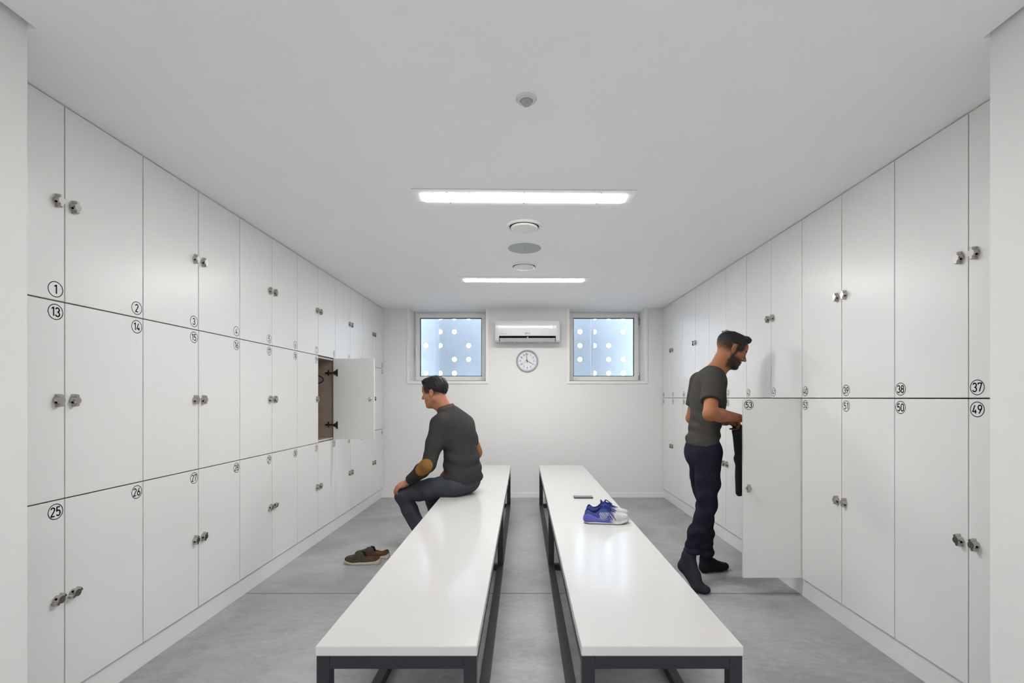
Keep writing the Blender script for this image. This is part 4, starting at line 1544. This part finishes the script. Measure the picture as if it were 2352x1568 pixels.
    for (h_, d_), an in ((fL, anL), (fR, anR)):
        F = Field((h_[0] - .34, h_[1] - .16, -.006), (h_[0] + .08, h_[1] + .26, .20), .004)
        for p, k in foot_prims(h_, d_, 1.0, .004): F.union(p, k)
        F.union(rc((an[0], an[1], .09), (an[0] - .02, an[1], .16), .042, .042), .015)
        F.intersect_fn(lambda x, y, z: .0015 - z, .002)
        socks.append(field_obj('sock', F, CLOTH, T, const=lin(50, 50, 54)))
    rel(T, body, hair, sw, jeans, *socks)
sitting_man()

# ------------------------------------------------------------------ shoes
def smin(a, c, k):
    h = np.clip(k - np.abs(a - c), 0, None) / k
    return np.minimum(a, c) - h * h * k * .25
def smax(a, c, k): return -smin(-a, -c, k)

def chain2(x, y, pts, k):
    d = None
    for (x0, y0, r0), (x1, y1, r1) in zip(pts, pts[1:]):
        L2 = (x1 - x0) ** 2 + (y1 - y0) ** 2
        t = np.clip(((x - x0) * (x1 - x0) + (y - y0) * (y1 - y0)) / L2, 0, 1)
        e = np.hypot(x - x0 - t * (x1 - x0), y - y0 - t * (y1 - y0)) - (r0 + (r1 - r0) * t)
        d = e if d is None else smin(d, e, k)
    return d

def field_mesh(name, fn, lo, hi, h, material, colfn, flip):
    F = Field(lo, hi, h)
    X, Y, Zz = np.meshgrid(F.ax[0], F.ax[1], F.ax[2], indexing='ij')
    F.F = fn(X, Y, Zz).astype(np.float32)
    V, Q = F.mesh()
    c = colfn(V)
    if flip:
        V = V.copy(); V[:, 1] *= -1; Q = Q[:, ::-1]
    return np_mesh(name, V, Q, material, c), F

SHOE_KNIT = attr_mat('shoe_knit', 0.75, 0.25, noise=0.12, nscale=500, bump=0.5)
RUBBER = attr_mat('shoe_rubber', 0.4, 0.4)
SUEDE = attr_mat('suede', 0.85, 0.2, noise=0.15, nscale=260, bump=0.4)
flat = lambda col: (lambda V: np.tile(col, (len(V), 1)))

def trainer(loc, rz, flip, label):
    T = thing('trainer', label, 'shoe', loc, rz, 'pair of blue trainers')
    LO, HI, h = (-.02, -.07, -.005), (.31, .07, .14), .0022
    plan = [(.038, 0, .033), (.120, .003, .035), (.200, .002, .045), (.238, .006, .039)]
    spring = lambda x: .016 * np.clip((x - .20) / .085, 0, 1.2) ** 2 + .004 * np.clip((.03 - x) / .03, 0, 1)
    Hx = lambda x: np.interp(x, [-.01, .004, .025, .055, .085, .112, .130, .165, .20, .24, .275, .29], [.128, .132, .112, .084, .086, .106, .098, .080, .063, .053, .042, .028])
    def upper(x, y, z):
        zz = z - spring(x)
        d = chain2(x, y, plan, .03)
        inset = .013 * np.clip(zz / .08, 0, 2) ** 2 - .004
        lean = -.010 * np.clip((zz - .03) / .08, 0, 1)
        return smax(smax(d + inset, (zz - Hx(x)) * .8, .020), .013 - zz, .003)
    def cav(x, y, z):
        e = (np.sqrt(((x - .064) / .050) ** 2 + (y / .0235) ** 2) - 1) * .0235
        return np.maximum(e, .038 - z)
    def up2(x, y, z):
        d = smax(upper(x, y, z), -cav(x, y, z), .006)
        tg = (np.sqrt(((x - .112 + .35 * (z - .09)) / .008) ** 2 + (y / .022) ** 2 + ((z - .092) / .026) ** 2) - 1) * .008
        return smin(d, tg, .006)
    blue, navy, grey, white, purple = lin(58, 71, 128), lin(28, 38, 98), lin(186, 186, 190), lin(216, 214, 214), lin(86, 84, 164)
    def upcol(V):
        x, y, z = V[:, 0], V[:, 1], V[:, 2]
        w = smoothstep(.155, .185, x - .35 * (z - .04))
        c = blue * (1 - w)[:, None] + grey * w[:, None]
        stripe = ((np.sin((x - .45 * (z - .04)) * 2 * PI / .0095) > .35) & (x > .095) & (x < .170) & (z > .028) & (z < .072) & (w < .7)).astype(float)
        c = c * (1 - stripe * .8)[:, None] + white * (stripe * .8)[:, None]
        knit = ((np.sin(x * 2 * PI / .005) > .3) & (w > .5) & (x < .22)).astype(float) * .25
        c = c * (1 - knit)[:, None] + lin(120, 120, 140) * knit[:, None]
        inner = cav(x, y, z) < .002
        col = smoothstep(.010, .002, np.abs(z - Hx(x) + .004)) * (x < .12)
        lace = (np.abs(y) < .020) & (x > .10) & (x < .195) & (z > .05)
        m = np.maximum(np.maximum(inner.astype(float), col), lace.astype(float))
        return c * (1 - m)[:, None] + navy * m[:, None]
    me, F = field_mesh('upper', up2, LO, HI, h, SHOE_KNIT, upcol, flip)
    link('upper', me, T)
    def mid(x, y, z):
        zz = z - spring(x)
        d = chain2(x, y, [(a, b_, r + .0035) for a, b_, r in plan], .03)
        top = np.interp(x, [0, .05, .12, .20, .29], [.030, .026, .020, .024, .028])
        return smax(smax(d, zz - top, .006), .004 - zz, .003)
    def midcol(V):
        x, z = V[:, 0], V[:, 2]
        w = smoothstep(.195, .150, x) * smoothstep(.0085, .0105, z - .004 * np.sin(x * 20))
        return white * (1 - w)[:, None] + purple * w[:, None]
    link('midsole', field_mesh('midsole', mid, LO, HI, h, RUBBER, midcol, flip)[0], T)
    def out(x, y, z):
        zz = z - spring(x)
        d = chain2(x, y, [(a, b_, r + .001) for a, b_, r in plan], .03)
        return smax(smax(d, zz - .005, .002), -zz + .0002, .002)
    link('outsole', field_mesh('outsole', out, LO, HI, h, RUBBER, flat(lin(92, 66, 48)), flip)[0], T)
    def clip_(x, y, z):
        d = upper(x, y, z) - .0045
        top = np.interp(x, [-.01, .02, .045, .09, .13, .18], [.036, .060, .057, .036, .024, .018])
        return smax(smax(d, z - top, .004), .018 - z, .002)
    link('heel_clip', field_mesh('heel_clip', clip_, LO, HI, h, RUBBER, flat(purple), flip)[0], T)
    # laces
    sgn = -1 if flip else 1
    def surf_z(x, y):
        i = int(round((x - F.lo[0]) / F.h)); j = int(round((y * 1 - F.lo[1]) / F.h))
        colm = F.F[i, j, :]
        k = np.nonzero(colm < 0)[0]
        return F.lo[2] + F.h * k[-1] if len(k) else .05
    b = bm_()
    for i in range(6):
        x = .122 + i * .0135
        pts = []
        for s in range(9):
            y = -.022 + .044 * s / 8
            xx = x + (.006 if i % 2 else -.006) * (s / 8 - .5)
            pts.append((xx, y * sgn, surf_z(xx, y) + .0022))
        tube(b, smooth_path(pts, 2), .0026, 8)
    for P in ([(.126, 0, .103), (.136, -.018, .112), (.158, -.026, .098), (.168, -.018, .086), (.150, -.004, .094), (.128, .0, .102)],
              [(.126, .002, .103), (.134, .020, .118), (.148, .030, .110), (.168, .028, .094), (.152, .010, .098), (.130, .004, .103)],
              [(.128, -.004, .102), (.150, -.030, .082), (.172, -.043, .058), (.188, -.049, .034), (.196, -.050, .022)],
              [(.128, .004, .102), (.154, .018, .092), (.182, .020, .080), (.205, .012, .070)]):
        tube(b, smooth_path([(x, y * sgn, z) for x, y, z in P], 6), .0027, 8)
    lathe(b, [(.0, -.004), (.006, -.003), (.007, 0), (.006, .003), (.0, .004)], 12, origin=(.128, 0, .103), cap=False)
    obj('laces', b, LACE, T, smooth=True, angle=1.2)
    # side emblem: blue triangle split by a three-armed star, on the flank
    def flank(x, z):
        i = int(round((x - F.lo[0]) / F.h)); k = int(round((z - F.lo[2]) / F.h))
        colm = F.F[i, :, k]
        j = np.nonzero(colm < 0)[0]
        return (F.lo[1] + F.h * j[0] - .0018) if len(j) else -.045
    for side in (1, -1):
        b = bm_()
        A, Bc, C_ = np.array([.152, .066]), np.array([.130, .032]), np.array([.176, .030])
        G = (A + Bc + C_) / 3
        arms_ = [lerp(G, A, .80), lerp(G, Bc, .80), lerp(G, C_, .80)]
        mids = [(A + Bc) / 2, (Bc + C_) / 2, (C_ + A) / 2]
        quads = [(A, lerp(G, mids[0], .2), Bc), (Bc, lerp(G, mids[1], .2), C_), (C_, lerp(G, mids[2], .2), A)]
        for (p, q, r_) in quads:
            n_ = 6
            for u in range(n_):
                for (e0, e1) in ((p, r_),):
                    a0, a1 = lerp(e0, e1, u / n_), lerp(e0, e1, (u + 1) / n_)
                    q0 = lerp(lerp(p, q, min(1, 2 * u / n_)), r_, 0) if u < n_ / 2 else lerp(q, r_, 2 * u / n_ - 1)
                    q1 = lerp(p, q, min(1, 2 * (u + 1) / n_)) if (u + 1) <= n_ / 2 else lerp(q, r_, 2 * (u + 1) / n_ - 1)
                    vs = []
                    for w_ in (a0, a1, q1, q0):
                        yy = flank(w_[0], w_[1])
                        co = (w_[0], yy * side, w_[1])
                        if not any((Vector(co) - v.co).length < 1e-6 for v in vs):
                            vs.append(b.verts.new(co))
                    if len(vs) >= 3: b.faces.new(vs)
        obj('emblem', b, EMB, T)
    return T
LACE = mat('navy_lace', lin(30, 43, 118).tolist() + [1], 0.8)
EMB = mat('blue_print', lin(48, 64, 138).tolist() + [1], 0.4)
trainer((.371, 2.985, .4802), math.radians(-2), False, 'blue and grey trainer on the right bench, in front of its twin')
trainer((.395, 3.100, .4802), math.radians(1.5), True, 'blue and grey trainer on the right bench, behind its twin and nearer the phone')

def loafer(loc, rz, flip, label):
    T = thing('loafer', label, 'shoe', loc, rz, 'pair of olive loafers')
    LO, HI, h = (-.02, -.07, -.005), (.31, .07, .12), .0022
    plan = [(.036, 0, .032), (.115, .002, .033), (.195, .002, .044), (.236, .006, .036)]
    spring = lambda x: .016 * np.clip((x - .19) / .09, 0, 1.2) ** 2
    Hx = lambda x: np.interp(x, [-.01, .006, .03, .08, .115, .126, .145, .165, .19, .22, .25, .275, .29], [.068, .074, .070, .056, .055, .088, .092, .078, .067, .056, .047, .038, .028])
    def upper(x, y, z):
        zz = z - spring(x)
        d = chain2(x, y, plan, .03)
        inset = .010 * np.clip(zz / .07, 0, 2) ** 2 - .002
        return smax(smax(d + inset, (zz - Hx(x)) * .75, .022), .015 - zz, .003)
    def cav(x, y, z):
        e = (np.sqrt(((x - .075) / .066) ** 2 + (y / .0265) ** 2) - 1) * .0265
        return np.maximum(e, .028 - z)
    up2 = lambda x, y, z: smax(upper(x, y, z), -cav(x, y, z), .005)
    suede, dark, tan, sole = lin(70, 65, 57), lin(36, 30, 26), lin(128, 78, 42), lin(188, 177, 162)
    def upcol(V):
        x, y, z = V[:, 0], V[:, 1], V[:, 2]
        c = np.tile(suede, (len(V), 1))
        inner = (cav(x, y, z) < .0025)
        w = inner.astype(float)
        c = c * (1 - w)[:, None] + np.where((z < .045)[:, None], tan, np.where((x > .11)[:, None], dark, lin(96, 54, 30))) * w[:, None]
        seam = smoothstep(.003, .001, np.abs(z - (.050 - .16 * (x - .20)))) * (x > .175) * (x < .285) * .55
        c = c * (1 - seam)[:, None] + dark * seam[:, None]
        heel = smoothstep(.0025, .001, np.abs(x - .028 - .2 * (z - .05))) * (z > .03) * .5
        return c * (1 - heel)[:, None] + dark * heel[:, None]
    me, F = field_mesh('upper', up2, LO, HI, h, SUEDE, upcol, flip)
    link('upper', me, T)
    def solef(x, y, z):
        zz = z - spring(x)
        d = chain2(x, y, [(a, b_, r + .004) for a, b_, r in plan], .03)
        top = np.interp(x, [-.01, .0, .03, .07, .20, .29], [.046, .044, .026, .021, .019, .021])
        ins = .005 * np.clip((zz - .02) / .02, 0, 1)
        return smax(smax(d + ins, zz - top, .006), .0006 - zz, .005)
    link('sole', field_mesh('sole', solef, LO, HI, h, RUBBER, flat(sole), flip)[0], T)
    def strap(x, y, z):
        d = np.abs(upper(x, y, z) - .0015) - .002
        return smax(smax(d, np.abs(x - .172 - .25 * np.abs(y)) - .011, .002), .042 - z, .002)
    link('strap', field_mesh('strap', strap, LO, HI, h, SUEDE, flat(suede * .9), flip)[0], T)
    def ins(x, y, z):
        e = chain2(x, y, [(.040, 0, .024), (.13, 0, .024)], .02)
        return smax(e, np.abs(z - .031) - .0025, .002)
    link('insole', field_mesh('insole', ins, LO, HI, h, SUEDE, flat(tan), flip)[0], T)
    return T
loafer((-1.078, 3.655, 0), PI + math.radians(-2), False, 'olive suede loafer on the floor, nearer the camera of its pair')
loafer((-1.045, 3.790, 0), PI + math.radians(3), True, 'olive suede loafer on the floor, farther from camera, nearer the bench')

# ------------------------------------------------------------------ phone
T = thing('phone', 'dark grey smartphone lying on the right bench behind the trainers', 'phone', (.462, 3.735, .4802), math.radians(-1))
b = bm_()
box(b, -.074, .074, -.037, .037, 0.0, .0085, bevel=.0030)
obj('body', b, M['phone'], T)
b = bm_()
box(b, -.070, .070, -.0335, .0335, .0080, .0090, bevel=.0004)
obj('back_glass', b, M['phone_glass'], T)
b = bm_()
for x in (-.060, -.046):
    lathe(b, [(.005, .0089), (.005, .0104), (.0038, .0106)], 16, origin=(x, .022, 0))
obj('camera_lens', b, M['chrome'], T)

# ------------------------------------------------------------------ daylight and view
w = bpy.data.worlds.new('sky')
sc.world = w
w.use_nodes = True
bg = w.node_tree.nodes['Background']
bg.inputs['Color'].default_value = (0.76, 0.87, 1.0, 1)
bg.inputs['Strength'].default_value = 8.5

sc.view_settings.view_transform = 'Standard'
sc.view_settings.look = 'None'
sc.view_settings.gamma = 1.0
sc.view_settings.use_curve_mapping = False
sc.view_settings.exposure = 1.20
sc.cycles.use_denoising = True
sc.cycles.max_bounces = 10
sc.cycles.diffuse_bounces = 7
sc.cycles.glossy_bounces = 4
sc.cycles.transparent_max_bounces = 8
sc.cycles.sample_clamp_indirect = 8.0
